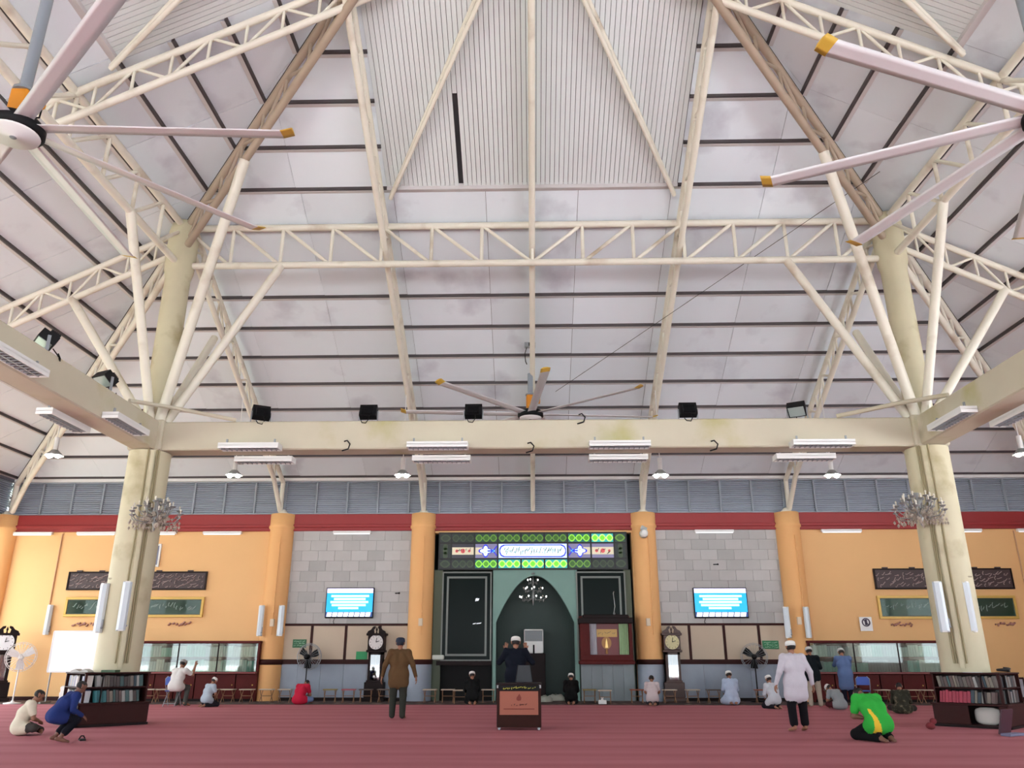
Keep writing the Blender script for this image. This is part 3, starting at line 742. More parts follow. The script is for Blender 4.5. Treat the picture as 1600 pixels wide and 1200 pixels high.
# backlight and a tube reflection painted per pane, bottom row then top row
lev = {0: [0, 0, 2, 3, 3, 3, 1, 0, 0], 2: [0, 0, 1, 1, 1, 1, 2, 3, 1]}
for r in (0, 2):
    for c in range(9):
        a, b, z0, z1 = cx[c]+.03, cx[c+1]-.03, rz_[r]+.03, rz_[r+1]-.03; k = lev[r][c]
        p = MB(); p.box(a, 0, z0, b, .02, z1); pn = p.build('pane', GT[k], t)
        if c in (0, 8): nl = 1
        else: nl = 3
        lw_ = (b-a)/nl; zc = (z0+z1)/2; hh = (z1-z0)*.44
        o = MB(); i_ = MB()
        for j in range(nl):
            xc = a+lw_*(j+.5)
            for mb, s_, y in ((o, 1.0, -.006), (i_, .68, -.010)):
                xs_ = [-1+2*q/8 for q in range(9)]
                poly = [(xc+x_*lw_*.52*s_, zc-hh*s_*(1-abs(x_)**2.2)) for x_ in xs_]+[(xc+x_*lw_*.52*s_, zc+hh*s_*(1-abs(x_)**2.2)) for x_ in xs_[-2:0:-1]]
                mb.prism(poly, y, 0)
        o.build('chain_link', GL[k], pn); i_.build('chain_core', GR[k], pn)
IV = em('glass_ivory', (206, 196, 170), .45); LAV = em('glass_lavender', (120, 116, 150), .45); WHT = em('glass_white', (205, 228, 236), .95); BLU = em('glass_blue', (22, 30, 190), .9)
DKV = em('glass_dusk', (46, 44, 54), .3); SKY = em('glass_sky', (90, 190, 245), 1.)
z0, z1 = rz_[1]+.03, rz_[2]-.03; zc = (z0+z1)/2; hz = (z1-z0)/2
for c in (0, 8):
    p = MB(); p.box(cx[c]+.03, 0, z0, cx[c+1]-.03, .02, z1); pn = p.build('pane', GT[0], t)
    p = MB(); xm = (cx[c]+cx[c+1])/2
    for s in (-1, 0, 1): p.disc((xm, zc+s*hz*.6), .09, -.006, 0, 10, 1.4)
    p.build('chain_link', GL[0], pn)
INK = mat('script_ink', (60, 66, 70), .6); ROSE = em('glass_rose', (196, 80, 84), .5); LEAF = mat('leaf_ink', (40, 44, 30), .6)
def squiggle(mb, x0, x1, zb, hh, n, y, seed, r=.008):
    """calligraphy-like pen strokes between x0 and x1"""
    q = random.Random(seed)
    for k in range(n):
        x = x0+(x1-x0)*(k+q.uniform(.1, .9))/n; L = (x1-x0)/n*q.uniform(.7, 1.6); up = hh*q.uniform(-.55, .55); sl = hh*q.uniform(.15, .6)
        pts = [(x-L/2, y, zb+up-sl*.5), (x-L*.2, y, zb+up-sl*.75), (x+L*.15, y, zb+up+sl*.05), (x+L/2, y, zb+up+sl*.8)]
        if q.random() < .35: pts = [(x+L*.1, y, zb+up-sl), (x, y, zb+up), (x+L*.25, y, zb+up+sl)]
        mb.path(pts, r, 4)
for c, s in ((1, 1), (7, -1)):
    a, b = cx[c]+.03, cx[c+1]-.03
    p = MB(); p.box(a, 0, z0, b, .02, z1); pn = p.build('pane', DKV if s > 0 else LAV, t)
    p = MB(); p.box(a, -.006, zc-hz*.52, b, 0, zc+hz*.52); p.build('flower_band', IV, pn)
    p = MB()
    for x, rr in ((.22, .06), (.5, .085), (.8, .05)): p.lathe([(rr*.3, 0), (rr, 0.001)], 8, (a+(b-a)*x, -.008, zc), Matrix.Rotation(pi/2, 3, 'X')); p.disc((a+(b-a)*x, zc), rr, -.012, -.006, 8)
    p.build('blossom', ROSE, pn)
    p = MB(); squiggle(p, a+.1, b-.1, zc, hz*.5, 7, -.012, 5+c, .012); p.build('leaf_spray', LEAF, pn)
for c, s in ((2, 1), (6, -1)):
    a, b = cx[c]+.03, cx[c+1]-.03; xm = (a+b)/2
    p = MB(); p.box(a, 0, z0, b, .02, z1); pn = p.build('pane', LAV, t)
    p = MB(); out = a if s > 0 else b
    p.box(min(out, out+s*.25), -.004, zc-hz*.5, max(out, out+s*.25), 0, zc+hz*.5); p.build('flower_band', IV, pn)
    for mb_, k, mt, y, nm in ((MB(), 1.0, BLU, -.008, 'quatrefoil_rim'), (MB(), .78, WHT, -.013, 'quatrefoil')):
        poly = [(xm-s*.02+(.78+.22*math.cos(4*th))*k*math.cos(th)*.27, zc+(.78+.22*math.cos(4*th))*k*math.sin(th)*hz*.94) for th in [2*pi*q/32 for q in range(32)]]
        mb_.prism(poly, y, 0); mb_.build(nm, mt, pn)
    inn = b if s > 0 else a
    p = MB()
    for zs in (-1, 1):
        p.path([(inn-s*.22, -.012, zc), (inn-s*.12, -.012, zc+zs*.03), (inn, -.012, zc+zs*.18)], .022, 4)
    p.path([(inn-s*.34, -.012, zc), (inn-s*.2, -.012, zc)], .03, 4); p.build('blue_tie', BLU, pn)
    p = MB(); p.disc((inn-s*.14, zc), .06, -.02, -.012, 8); p.build('sky_jewel', SKY, pn)
    p = MB(); squiggle(p, xm-.14, xm+.12, zc, hz*.4, 5, -.014, 40+c); p.build('script', INK, pn)
a, b = cx[3]+.03, cx[6]-.03
p = MB(); p.box(a, 0, z0, b, .02, z1); pn = p.build('pane', em('glass_paleblue', (190, 205, 250), .8), t)
ch = .16
for mt, o, y, nm in ((BLU, .03, -.006, 'blue_border'), (WHT, .065, -.010, 'inscription_field')):
    x0_, x1_, q0, q1 = a+o, b-o, z0+o, z1-o; c_ = ch
    p = MB(); p.prism([(x0_+c_, q0), (x1_-c_, q0), (x1_-c_*.3, q0+c_*.35), (x1_, q0+c_), (x1_, q1-c_), (x1_-c_*.3, q1-c_*.35), (x1_-c_, q1), (x0_+c_, q1), (x0_+c_*.3, q1-c_*.35), (x0_, q1-c_), (x0_, q0+c_), (x0_+c_*.3, q0+c_*.35)], y, 0); p.build(nm, mt, pn)
p = MB(); squiggle(p, a+.2, b-.2, zc, hz*.62, 46, -.013, 11, .011); p.build('script', INK, pn)
# lead bars
p = MB()
for i, x in enumerate(cx):
    for r in range(3):
        if r == 1 and i in (4, 5): continue
        p.box(x-.03, -.02, rz_[r], x+.03, .03, rz_[r+1])
for z in rz_: p.box(L_-.03, -.022, z-.03, -L_+.03, .03, z+.03)
p.build('lead_bars', LEAD, t)
p = MB(); p.box(L_-.03, .03, -.03, -L_+.03, .10, GH+.0); p.build('backing', LEAD, t)

# ---- niche chandelier
q = onY(833, 925, YW+.9)
t = thing('niche_chandelier', 'tiered crystal chandelier hanging inside the pointed arch', 'chandelier', q)
p = MB(); p.tube((0, 0, .5), (0, 0, zap+.3-q.z), .012, n=6); p.lathe([(.02, .5), (.05, .35), (.03, .1), (.06, -.2), (.02, -.45), (0, -.5)], 10); p.build('stem', ALU, t)
for R, z, n in ((.2, .42, 5), (.36, .12, 8), (.5, -.2, 11)):
    for k in range(n):
        a = 2*pi*k/n+z; c, s = math.cos(a)*R, math.sin(a)*R
        p = MB(); p.path([(0, 0, z-.02), (c*.6, s*.6, z-.1), (c, s, z-.02)], .012, 5); p.lathe([(0, z-.16), (.025, z-.1), (0, z-.05)], 5, (c*.8, s*.8, 0)); arm = p.build('arm', ALU, t)
        p = MB(); p.ball((c, s, z+.03), .024, (1, 1, 1.4), 6, 4); p.build('bulb', BULB if (k*7+n) % 3 else mat('bulb_off', (210, 205, 190), .3), arm)
q = onY(833, 893, YW+.03)
p = MB(); p.lathe([(.05, 0), (.07, .02), (.02, .06), (0, .07)], 8, (q.x, YW+.03, q.z-.1)); p.build('hook', ALU, label='small hook at the tip of the pointed arch', cat='hook')

# ---- wooden pulpit box right of the arch
x0, x1, z0, z1 = onY(907, 1030, YW-.5).x, onY(988, 1030, YW-.5).x, 1.30, onY(950, 962, YW-.5).z
t = thing('pulpit', 'dark red wooden pulpit box with brass emblem and curtained sides', 'pulpit', ((x0+x1)/2, YW-.4, 0))
h = (x1-x0)/2; H = z1
p = MB(); p.bbox(-h-.05, -.50, 1.22, h+.05, .35, 1.34, .02); p.bbox(-h, -.45, 1.34, h, .3, 1.52, .01); p.build('plinth', WOODR, t)
p = MB(); p.box(-h, -.42, 1.5, -h+.32, .28, H-.25); p.box(h-.10, -.42, 1.5, h, .28, H-.25); p.box(-h, .22, 1.5, h, .28, H); p.build('case', WOODR, t)
p = MB(); p.box(-h+.3, -.15, 1.5, h-.1, -.1, H-.25); p.build('back_panel', mat('maroon_panel', (112, 34, 36), .4, var=.1), t)
p = MB(); p.bbox(-h-.04, -.5, H-.28, h+.04, .32, H-.08, .02); p.bbox(-h+.1, -.45, H-.1, h-.1, .3, H+.02, .02); p.build('cornice', WOODB, t)
CUR = mat('satin_curtain', (186, 182, 190), .4, var=.15, scale=6)
for xx0, xx1, mt in ((-h+.34, -h+.58, CUR), (h-.44, h-.12, mat('green_satin', (150, 180, 130), .4, var=.15, scale=6))):
    p = MB(); n = 16; vs = []
    for i in range(n+1):
        x = xx0+(xx1-xx0)*i/n; y = -.22+.03*math.sin(i*1.9)
        vs += [(x, y, 1.54), (x, y, H-.28)]
    p.add(vs, [(2*i, 2*i+2, 2*i+3, 2*i+1) for i in range(n)], True); p.add([(v[0], v[1]+.02, v[2]) for v in vs], [(2*i+1, 2*i+3, 2*i+2, 2*i) for i in range(n)], True); p.build('curtain', mt, t)
xm = .02
p = MB(); p.box(-.36, -.17, H-.72, .40, -.15, H-.46); pl = p.build('nameplate', mat('brass_plate', (180, 142, 76), .4, metal=.2), t)
p = MB(); squiggle(p, -.3, .34, H-.59, .07, 9, -.175, 77, .007); p.build('script', INK, pl)
p = MB(); p.disc((xm, 1.92), .17, -.18, -.15, 20, 1.2); em_ = p.build('emblem', mat('brass_dim', (150, 104, 56), .4, metal=.3), t)
p = MB(); p.prism([(xm-.05, 1.76), (xm+.05, 1.76), (xm+.03, 1.95), (xm, 2.08), (xm-.03, 1.95)], -.19, -.17); p.build('flame', mat('brass_glow', (232, 200, 120), .3, metal=.1, emit=.25), em_)  # flame given an added glow, though the brass is no lamp
p = MB(); p.tube((xm, -.17, 1.56), (xm, -.17, 1.72), .05, .03, n=8); p.build('stand', mat('brass_dim', (150, 104, 56)), em_)
p = MB(); p.path([(.28, -.4, H), (.34, -.42, H+.3), (.3, -.44, H+.75), (.32, -.46, H+.8)], .012); p.ball((.3, -.46, H+.05), .04); p.build('microphone', ALU, t)
# ================================================================== ON AND ALONG THE FRONT WALL
# ---- television screens
def tv(px0, px1, py0, py1, label, s):
    a = onY(px0, py1, YW-.15); b = onY(px1, py0, YW-.15); w_, h_ = b.x-a.x, b.z-a.z
    t = thing('television', label, 'television', ((a.x+b.x)/2, YW-.06, a.z)); h = w_/2
    p = MB(); p.bbox(-h, -.09, 0, h, .0, h_, .012); p.build('case', BLACK, t)
    p = MB(); p.box(-.2, 0, h_*.3, .2, .03, h_*.7); p.build('wall_mount', BLACK, t)
    p = MB(); p.box(-h+.03, -.095, .05, h-.03, -.089, h_-.03); scn = p.build('screen', em('screen_cyan', (14, 168, 224), .85), t)
    p = MB(); p.box(-h+.03, -.099, h_*.82, h-.03, -.095, h_-.03); p.build('header_bar', em('screen_head', (215, 210, 240), .9), scn)
    p = MB(); p.box(-h+.12, -.102, h_*.85, h-.14, -.099, h_-.06); p.build('header_text', em('screen_white', (250, 252, 255), .95), scn)
    for x in (.22, .28):
        p = MB(); p.path([(x, -.104, h_*.85), (x+.04, -.104, h_*.9), (x+.06, -.104, h_-.06)], .008, 4); p.build('header_mark', mat('screen_ink', (70, 70, 90)), scn)
    for k, (x0, x1) in enumerate(((-.78, .80), (-.66, .66), (-.80, .78), (-.74, .68), (-.46, .38))):
        z = h_*.72-k*h_*.098
        p = MB(); p.box(x0*h, -.099, z-.038, x1*h, -.095, z+.038); p.build('text_line', em('screen_pale', (200, 246, 255), .95), scn)
    p = MB(); p.box(-h+.03, -.098, .05, h-.03, -.095, h_*.20); p.build('footer_bar', em('screen_navy', (20, 60, 130), .6), scn)
    for k in range(8):
        x = -h+.06+(w_-.14)*k/8; ww = (w_-.14)/8-.03
        p = MB(); p.prism([(x, .055), (x+ww, .055), (x+ww+.03, h_*.19), (x+.03, h_*.19)], -.101, -.098); p.build('footer_tile', em('screen_cream', (236, 240, 236), .9), scn)
    p = MB(); p.path([(s*h*.6, -.03, 0), (s*h*.65, -.02, -.12), (s*h*.6, -.02, -.2)], .012); p.build('cable', BLACK, t)
tv(507, 585, 918, 966, 'wall television with a cyan prayer-time screen on the left tiled bay', -1)
tv(1086, 1166, 918, 966, 'wall television with a cyan prayer-time screen on the right tiled bay', -1)

# ---- grandfather clocks
def gclock(x, label, body, dial, H=2.5, y=None, rz=0., s=1.):
    t = thing('grandfather_clock', label, 'clock', (x, (YW-.32) if y is None else y, .014), rz)
    p = MB(); p.bbox(-.40*s, -.24, 0, .40*s, .2, .12, .015); p.bbox(-.34*s, -.2, .12, .34*s, .2, .62, .015); p.build('base', body, t)
    p = MB(); p.box(-.25*s, -.16, .62, -.17*s, .2, 1.62); p.box(.17*s, -.16, .62, .25*s, .2, 1.62); p.box(-.25*s, .1, .62, .25*s, .2, 1.62); p.bbox(-.28*s, -.18, .60, .28*s, .2, .68, .01); p.box(-.25*s, -.16, 1.52, .25*s, .2, 1.62); p.build('waist', body, t)
    d = MB(); d.box(-.17*s, -.15, .68, .17*s, -.14, 1.52); d.build('glass_door', GLASSD, t)
    p = MB(); p.tube((0, -.02, .85), (0, -.02, 1.5), .012, n=6); p.lathe([(.0, -.012), (.09, -.01), (.09, .01), (0, .012)], 16, (0, -.02, .85), Matrix.Rotation(pi/2, 3, 'X')); p.build('pendulum', GOLD, t)
    for sx in (-1, 1):
        p = MB(); p.tube((sx*.09, 0, 1.05), (sx*.09, 0, 1.3), .03, n=8); p.build('weight', ALU, t)
    p = MB(); p.bbox(-.33*s, -.22, 1.60, .33*s, .2, 1.68, .015); p.bbox(-.29*s, -.2, 1.68, .29*s, .2, 2.2, .01); p.bbox(-.35*s, -.24, 2.16, .35*s, .2, 2.24, .015); p.build('hood', body, t)
    p = MB(); p.disc((0, 1.94), .245*s, -.215, -.2, 28); dl = p.build('dial', dial, t)
    p = MB(); p.path([(0, -.222, 1.94), (.03, -.222, 2.09)], .010, 4); p.path([(0, -.222, 1.94), (.12, -.222, 1.98)], .012, 4); p.build('hands', BLACK, dl)
    p = MB()
    for k in range(12):
        a = 2*pi*k/12; p.cbox((math.sin(a)*.2*s, -.218, 1.94+math.cos(a)*.2*s), (.014, .006, .035), Matrix.Rotation(-a, 3, 'Y').inverted())
    p.build('hour_marks', BLACK, dl)
    for sx in (-1, 1):
        pts = [(sx*.33*s, 2.24), (sx*.30*s, 2.31), (sx*.2*s, 2.36), (sx*.13*s, 2.46), (sx*.05*s, 2.48), (sx*.045*s, 2.41), (sx*.1*s, 2.36), (sx*.08*s, 2.24)]
        p = MB(); p.prism(pts, -.2, -.12); p.build('pediment_scroll', body, t)
    p = MB(); p.lathe([(.03, 2.24), (.02, 2.3), (.04, 2.36), (0, 2.46)], 10, (0, -.16, 0)); p.build('finial', body, t)
DIALW = mat('dial_white', (214, 208, 206), .5); DIALY = mat('dial_cream', (206, 196, 150), .5)
gclock(WX(587, 1030, 29.1), 'dark grandfather clock with white dial in the left tiled bay', WOODB, DIALW)
gclock(WX(1051, 1030, 29.1), 'dark grandfather clock with cream dial in the right tiled bay', mat('clock_walnut', (62, 34, 24), .4, var=.2), DIALY)
gclock(-18.55, 'tall dark grandfather clock with shining glass in the far left corner', WOODB, mat('dial_bright', (236, 240, 244), .3), y=28.55, rz=.55, s=1.15)

# ---- pedestal fans
def pedestal_fan(loc, label, rz=0., R=.45, hz=1.35, colour=None, cage=None):
    t = thing('pedestal_fan', label, 'fan', loc, rz)
    c = colour or BLACK
    p = MB(); p.lathe([(.26, 0), (.26, .03), (.06, .06), (.03, .1)], 20); p.build('base', c, t)
    p = MB(); p.tube((0, 0, .08), (0, 0, hz-.1), .022, n=8); p.build('pole', c, t)
    p = MB(); p.lathe([(.03, -.16), (.09, -.12), (.09, .04), (.04, .07)], 14, (0, 0, hz), Matrix.Rotation(pi/2, 3, 'X')); p.build('motor', c, t)
    p = MB()
    for k in range(3):
        a = 2*pi*k/3+.6
        vs = []
        for r, wd in ((.06, .05), (.2, .11), (R*.85, .12)):
            ca, sa = math.cos(a), math.sin(a)
            vs += [(r*ca-wd*sa, -.10, hz+r*sa+wd*ca), (r*ca+wd*sa, -.15, hz+r*sa-wd*ca)]
        p.add(vs, [(0,1,3,2),(2,3,5,4)]); p.add([(v[0], v[1]+.008, v[2]) for v in vs], [(2,3,1,0),(4,5,3,2)])
    p.build('blades', c, t)
    p = MB()
    for y, s in ((-.21, .9), (-.13, 1.), (-.05, .9)):
        p.path([(R*s*math.cos(2*pi*k/28), y, hz+R*s*math.sin(2*pi*k/28)) for k in range(29)], .010, 4)
    for k in range(24):
        a = 2*pi*k/24; ca, sa = math.cos(a), math.sin(a)
        p.path([(.06*ca, -.23, hz+.06*sa), (R*.9*ca, -.21, hz+R*.9*sa), (R*ca, -.13, hz+R*sa), (R*.9*ca, -.05, hz+R*.9*sa), (.08*ca, -.02, hz+.08*sa)], .005, 3)
    p.build('cage', cage or GREY, t)
    return t
q = onZ(490, 1094); pedestal_fan((q.x, 28.85, .014), 'black pedestal fan standing in the left tiled bay', pi*.95, hz=1.45)
q = onZ(1166, 1094); pedestal_fan((q.x, 28.85, .014), 'black pedestal fan standing in the right tiled bay', pi*.92, hz=1.45)
q = onY(33, 1027, 27.2); pedestal_fan((q.x, 27.2, .014), 'white pedestal fan at the far left, before the corner clock', .5, .46, q.z, WHITE, WHITE)

# ---- long glass-fronted book cabinets
def long_cabinet(px0, px1, label, nm, seed, nbk):
    x0, x1 = onY(px0, 1030, YW-.6).x, onY(px1, 1030, YW-.6).x; zt = WZ(1003, Y=YW-.6); zs = WZ(1050, Y=YW-.6)
    t = thing('book_cabinet', label, 'cabinet', ((x0+x1)/2, YW-.32, .014)); h = (x1-x0)/2; zt -= .014; zs -= .014
    p = MB(); p.box(-h, .2, 0, h, .3, zt); p.build('back', WOOD, t)
    for s in (-1, 1):
        p = MB(); p.box(s*h-.03, -.28, 0, s*h+.03, .3, zt); p.build('side', WOODR, t)
    p = MB(); p.bbox(-h-.05, -.32, zt-.04, h+.05, .3, zt+.04, .01); p.build('top', WOODR, t)
    p = MB(); p.bbox(-h-.02, -.42, zs-.06, h+.02, .2, zs, .01); p.build('ledge', mat('ledge_red', (128, 52, 50), .35, var=.15), t)
    zm = (zs+zt)/2-.02
    p = MB(); p.box(-h+.03, -.22, zm-.015, h-.03, .2, zm+.015); p.build('shelf', WOODR, t)
    nd = 6; ww = 2*h/nd
    for k in range(nd):
        p = MB(); p.box(-h+k*ww+.02, -.26, .08, -h+(k+1)*ww-.02, -.22, zs-.08); dd = p.build('door', WOODR, t)
        p = MB(); p.ball((-h+(k+.85)*ww, -.28, zs*.55), .025); p.build('knob', GOLD, dd)
    p = MB(); p.box(-h, -.2, .0, h, .2, .08); p.build('plinth', WOODB, t)
    for k in range(3):
        a = -h+.03+k*(2*h-.06)/3
        p = MB(); p.box(a+.02, -.27, zs+.01, a+(2*h-.06)/3-.02, -.262, zt-.05); p.build('glass_pane', GLASS, t)
        p = MB(); p.box(a-.02, -.28, zs, a+.02, -.25, zt-.04); p.build('stile', WOODB, t)
    # books, each a thing of its own
    q = random.Random(seed); X0 = (x0+x1)/2
    cols = [(206, 208, 204), (190, 200, 192), (150, 190, 176), (222, 220, 214), (172, 178, 182), (120, 168, 160), (196, 186, 176), (96, 100, 104)]
    names_ = ('pale grey', 'pale sage', 'sea green', 'white', 'silver grey', 'teal', 'beige', 'charcoal')
    for sh, (zb, ztp) in enumerate(((zs+.014+.004, zm-.01), (zm+.014+.02, zt-.03))):
        x = -h+.08
        while x < h-.12:
            if q.random() < .10: x += q.uniform(.12, .3); continue
            run = q.randint(3, 7); c = q.choice(cols); hb = (ztp-zb)*q.uniform(.68, .93)
            for _ in range(run):
                wd = q.uniform(.075, .115)
                if x+wd > h-.08: x = h; break
                hh = hb*q.uniform(.95, 1.0)
                mtl = mat('book_%d_%d_%d' % c, c, .5, objvar=.12)
                p = MB(); p.bbox(X0+x+.003, YW-.32-.16, zb, X0+x+wd-.003, YW-.32+.1, zb+hh, .006)
                p.build('book', mtl, label='%s book on the %s shelf, behind the %s pane of the %s wall cabinet' % (names_[cols.index(c)], ('lower', 'upper')[sh], ('left', 'middle', 'right')[min(2, int((x+h)/(2*h)*3))], nm), cat='book', group='books on the %s shelf of the %s wall cabinet' % (('lower', 'upper')[sh], nm))
                x += wd
long_cabinet(214, 403, 'long low red-brown book cabinet with glass front in the left plastered bay', 'left', 21, 40)
long_cabinet(1266, 1476, 'long low dark book cabinet with glass front in the right plastered bay', 'right', 33, 40)

# ---- calligraphy panels
CARV = mat('carved_wood', (66, 48, 50), .5, var=.2, scale=6); CARVL = mat('carved_relief', (158, 138, 134), .5); GRN = mat('panel_green', (38, 58, 48), .35, var=.2, scale=2); SILV = mat('panel_script', (150, 165, 158), .4)
def carved(px0, px1, py0, py1, label, seed):
    a = WX(px0, 905); b = WX(px1, 905); z0, z1 = WZ(py1), WZ(py0)
    t = thing('carved_panel', label, 'wall panel', ((a+b)/2, YW-.07, z0)); h = (b-a)/2; H = z1-z0
    p = MB(); p.box(-h, 0, 0, h, .06, H); p.build('board', CARV, t)
    p = MB(); p.box(-h, -.03, 0, h, 0, .05); p.box(-h, -.03, H-.05, h, 0, H); p.box(-h, -.03, .05, -h+.05, 0, H-.05); p.box(h-.05, -.03, .05, h, 0, H-.05); p.build('frame', WOODB, t)
    p = MB()
    for r_ in range(3): squiggle(p, -h+.1, h-.1, H*(.25+.25*r_), H*.17, int(h*13), -.01, seed*10+r_, .016)
    p.build('script', CARVL, t)
    for s in (-.55, .45):
        p = MB(); p.box(s*h-.1, -.0, H, s*h+.1, .05, H+.05); p.build('clip', CARV, t)
def framed(px0, px1, py0, py1, label, seed):
    a = WX(px0, 948); b = WX(px1, 948); z0, z1 = WZ(py1), WZ(py0)
    t = thing('framed_script', label, 'framed picture', ((a+b)/2, YW-.07, z0)); h = (b-a)/2; H = z1-z0
    p = MB(); p.box(-h+.05, 0, .05, h-.05, .06, H-.05); p.build('picture', GRN, t)
    p = MB(); p.bbox(-h, -.03, 0, h, .06, .09, .01); p.bbox(-h, -.03, H-.09, h, .06, H, .01); p.bbox(-h, -.03, .09, -h+.09, .06, H-.09, .01); p.bbox(h-.09, -.03, .09, h, .06, H-.09, .01); p.build('frame', GOLD, t)
    p = MB(); squiggle(p, -h+.3, h-.3, H*.52, H*.22, int(h*14), -.006, seed, .014); p.build('script', SILV, t)
    p = MB(); p.box(-h+.12, -.012, .12, h-.12, -.004, H-.12); p.build('glass', GLASSP, t)
carved(108, 178, 892, 921, 'carved dark calligraphy panel left of the left column', 1)
carved(226, 324, 892, 921, 'carved dark calligraphy panel right of the left column', 2)
carved(1365, 1450, 890, 922, 'carved dark calligraphy panel left of the right column', 3)
carved(1508, 1581, 890, 922, 'carved dark calligraphy panel right of the right column', 4)
framed(103, 178, 932, 963, 'gold-framed green calligraphy picture left of the left column', 5)
framed(222, 319, 932, 964, 'gold-framed green calligraphy picture right of the left column', 6)
framed(1371, 1462, 932, 968, 'gold-framed green calligraphy picture left of the right column', 7)
framed(1506, 1587, 932, 968, 'gold-framed green calligraphy picture right of the right column', 8)
PLAQ = mat('plaque_mauve', (170, 120, 106), .6)
for px, lab in ((131, 'small raised script ornament under the leftmost green picture'), (281, 'small raised script ornament under the green picture right of the left column'),
                (1408, 'small raised script ornament under the green picture left of the right column'), (1569, 'small raised script ornament under the rightmost green picture')):
    q = onY(px, 975, YW)
    p = MB(); squiggle(p, q.x-.38, q.x+.38, q.z, .09, 9, YW-.045, int(px), .035); p.build('script_ornament', PLAQ, label=lab, cat='ornament')
q = onY(242, 868, YW); t = thing('small_picture', 'small white-framed picture high beside the left column', 'framed picture', (q.x, YW-.08, q.z-.42))
p = MB(); p.box(-.22, 0, 0, .22, .07, .84); p.build('frame', WHITE, t); p = MB(); p.box(-.16, -.01, .07, .16, 0, .77); p.build('picture', mat('photo_blue', (120, 126, 150), .4, var=.4, scale=5), t)

# ---- tube lights under the red beam
for k, (p0, p1, lab) in enumerate(((24, 86, 'at the far left corner'), (124, 184, 'left of the left column'), (246, 278, 'right of the left column'), (320, 380, 'near the left outer pillar'),
                  (522, 581, 'above the left television'), (1084, 1145, 'above the right television'), (1281, 1344, 'right of the right outer pillar'), (1492, 1531, 'right of the right column'), (1586, 1640, 'at the far right corner'))):
    a, b = WX(p0, 832), WX(p1, 832)
    t = thing('tube_light', 'white tube light under the red beam %s' % lab, 'tube light', ((a+b)/2, YW-.20, ZB0-.08), group='tube lights under the red beam'); h = (b-a)/2
    p = MB(); p.bbox(-h, 0, .03, h, .13, .13, .01); p.build('housing', WHITE, t)
    p = MB(); p.tube((-h+.04, .03, .02), (h-.04, .03, .02), .02, n=8); p.build('tube', TUBE, t)

# ---- upright strip lights on pillars and columns
def strip_light(loc, rz, label, H=1.25):
    t = thing('strip_light', label, 'strip light', loc, rz, 'upright strip lights')
    p = MB(); p.bbox(-.10, 0, 0, .10, .08, H, .012); p.build('housing', mat('strip_grey', (206, 210, 210), .4), t)
    p = MB(); p.prism([(-.10, .0), (-.05, -.07), (.05, -.07), (.10, 0)], .03, H-.03, 'z'); p.build('diffuser', mat('strip_diffuser', (196, 204, 210), .3, emit=.12), t)
    for z in (.0, H-.05):
        p = MB(); p.box(-.05, -.06, z, .05, 0, z+.05); p.build('end_cap', WHITE, t)
    p = MB(); p.tube((.11, .04, .15), (.11, .04, .3), .02, n=6); p.ball((.11, .03, .12), .03); p.build('switch', GREY, t)
    return t
for px, py, Y, lab, rz in ((404, 972, 28.9, 'left of the two upright strip lights on the left outer pillar', -.7), (437, 972, 28.9, 'right of the two upright strip lights on the left outer pillar', .7),
                       (1232, 975, 28.9, 'left of the two upright strip lights on the right outer pillar', -.7), (1265, 975, 28.9, 'right of the two upright strip lights on the right outer pillar', .7)):
    q = onY(px, py+22, Y); strip_light((q.x, Y, q.z), rz, lab, 1.05)
q = onY(70, 992, YW-.1); strip_light((q.x, YW-.1, q.z), 0, 'upright strip light on the wall left of the white board', 1.05)
for px, py, Y, lab, rz in ((151, 989, 18.85, 'left of the two upright strip lights on the left big column', -.6), (188, 986, 18.75, 'right of the two upright strip lights on the left big column', .5),
                       (1477, 988, 18.75, 'left of the two upright strip lights on the right big column', -.5), (1522, 988, 18.85, 'right of the two upright strip lights on the right big column', .6)):
    q = onY(px, py, Y); strip_light((q.x, Y, q.z), rz, lab, 1.12)
for px, py, lab in ((425, 973, 'small white switch box on the left outer pillar'), (657, 972, 'small white switch box on the pillar left of the niche'), (1013, 972, 'small white switch box on the pillar right of the niche'), (1249, 970, 'small white switch box on the right outer pillar')):
    q = onY(px, py, 28.98); p = MB(); p.bbox(q.x-.07, 28.94, q.z-.13, q.x+.07, 29.05, q.z+.13, .01); p.box(q.x-.03, 28.92, q.z-.05, q.x+.03, 28.94, q.z+.05); p.build('switch_box', mat('switch_cream', (224, 206, 180), .5), label=lab, cat='switch')
q = onY(1006, 833, 28.85)
t = thing('spotlight', 'small white spotlight at the top of the pillar right of the niche', 'spotlight', q)
p = MB(); p.lathe([(.07, .12), (.14, .08), (.16, -.1), (.13, -.1), (.05, 0)], 14, (0, 0, 0), Matrix.Rotation(pi*.42, 3, 'X')); p.build('head', WHITE, t); p = MB(); p.box(-.03, 0, -.03, .03, .25, .03); p.build('arm', GREY, t)
p = MB(); p.cbox((0, -.02, .16), (.22, .05, .16), Matrix.Rotation(.5, 3, 'Y')); p.build('visor', ALU, t)

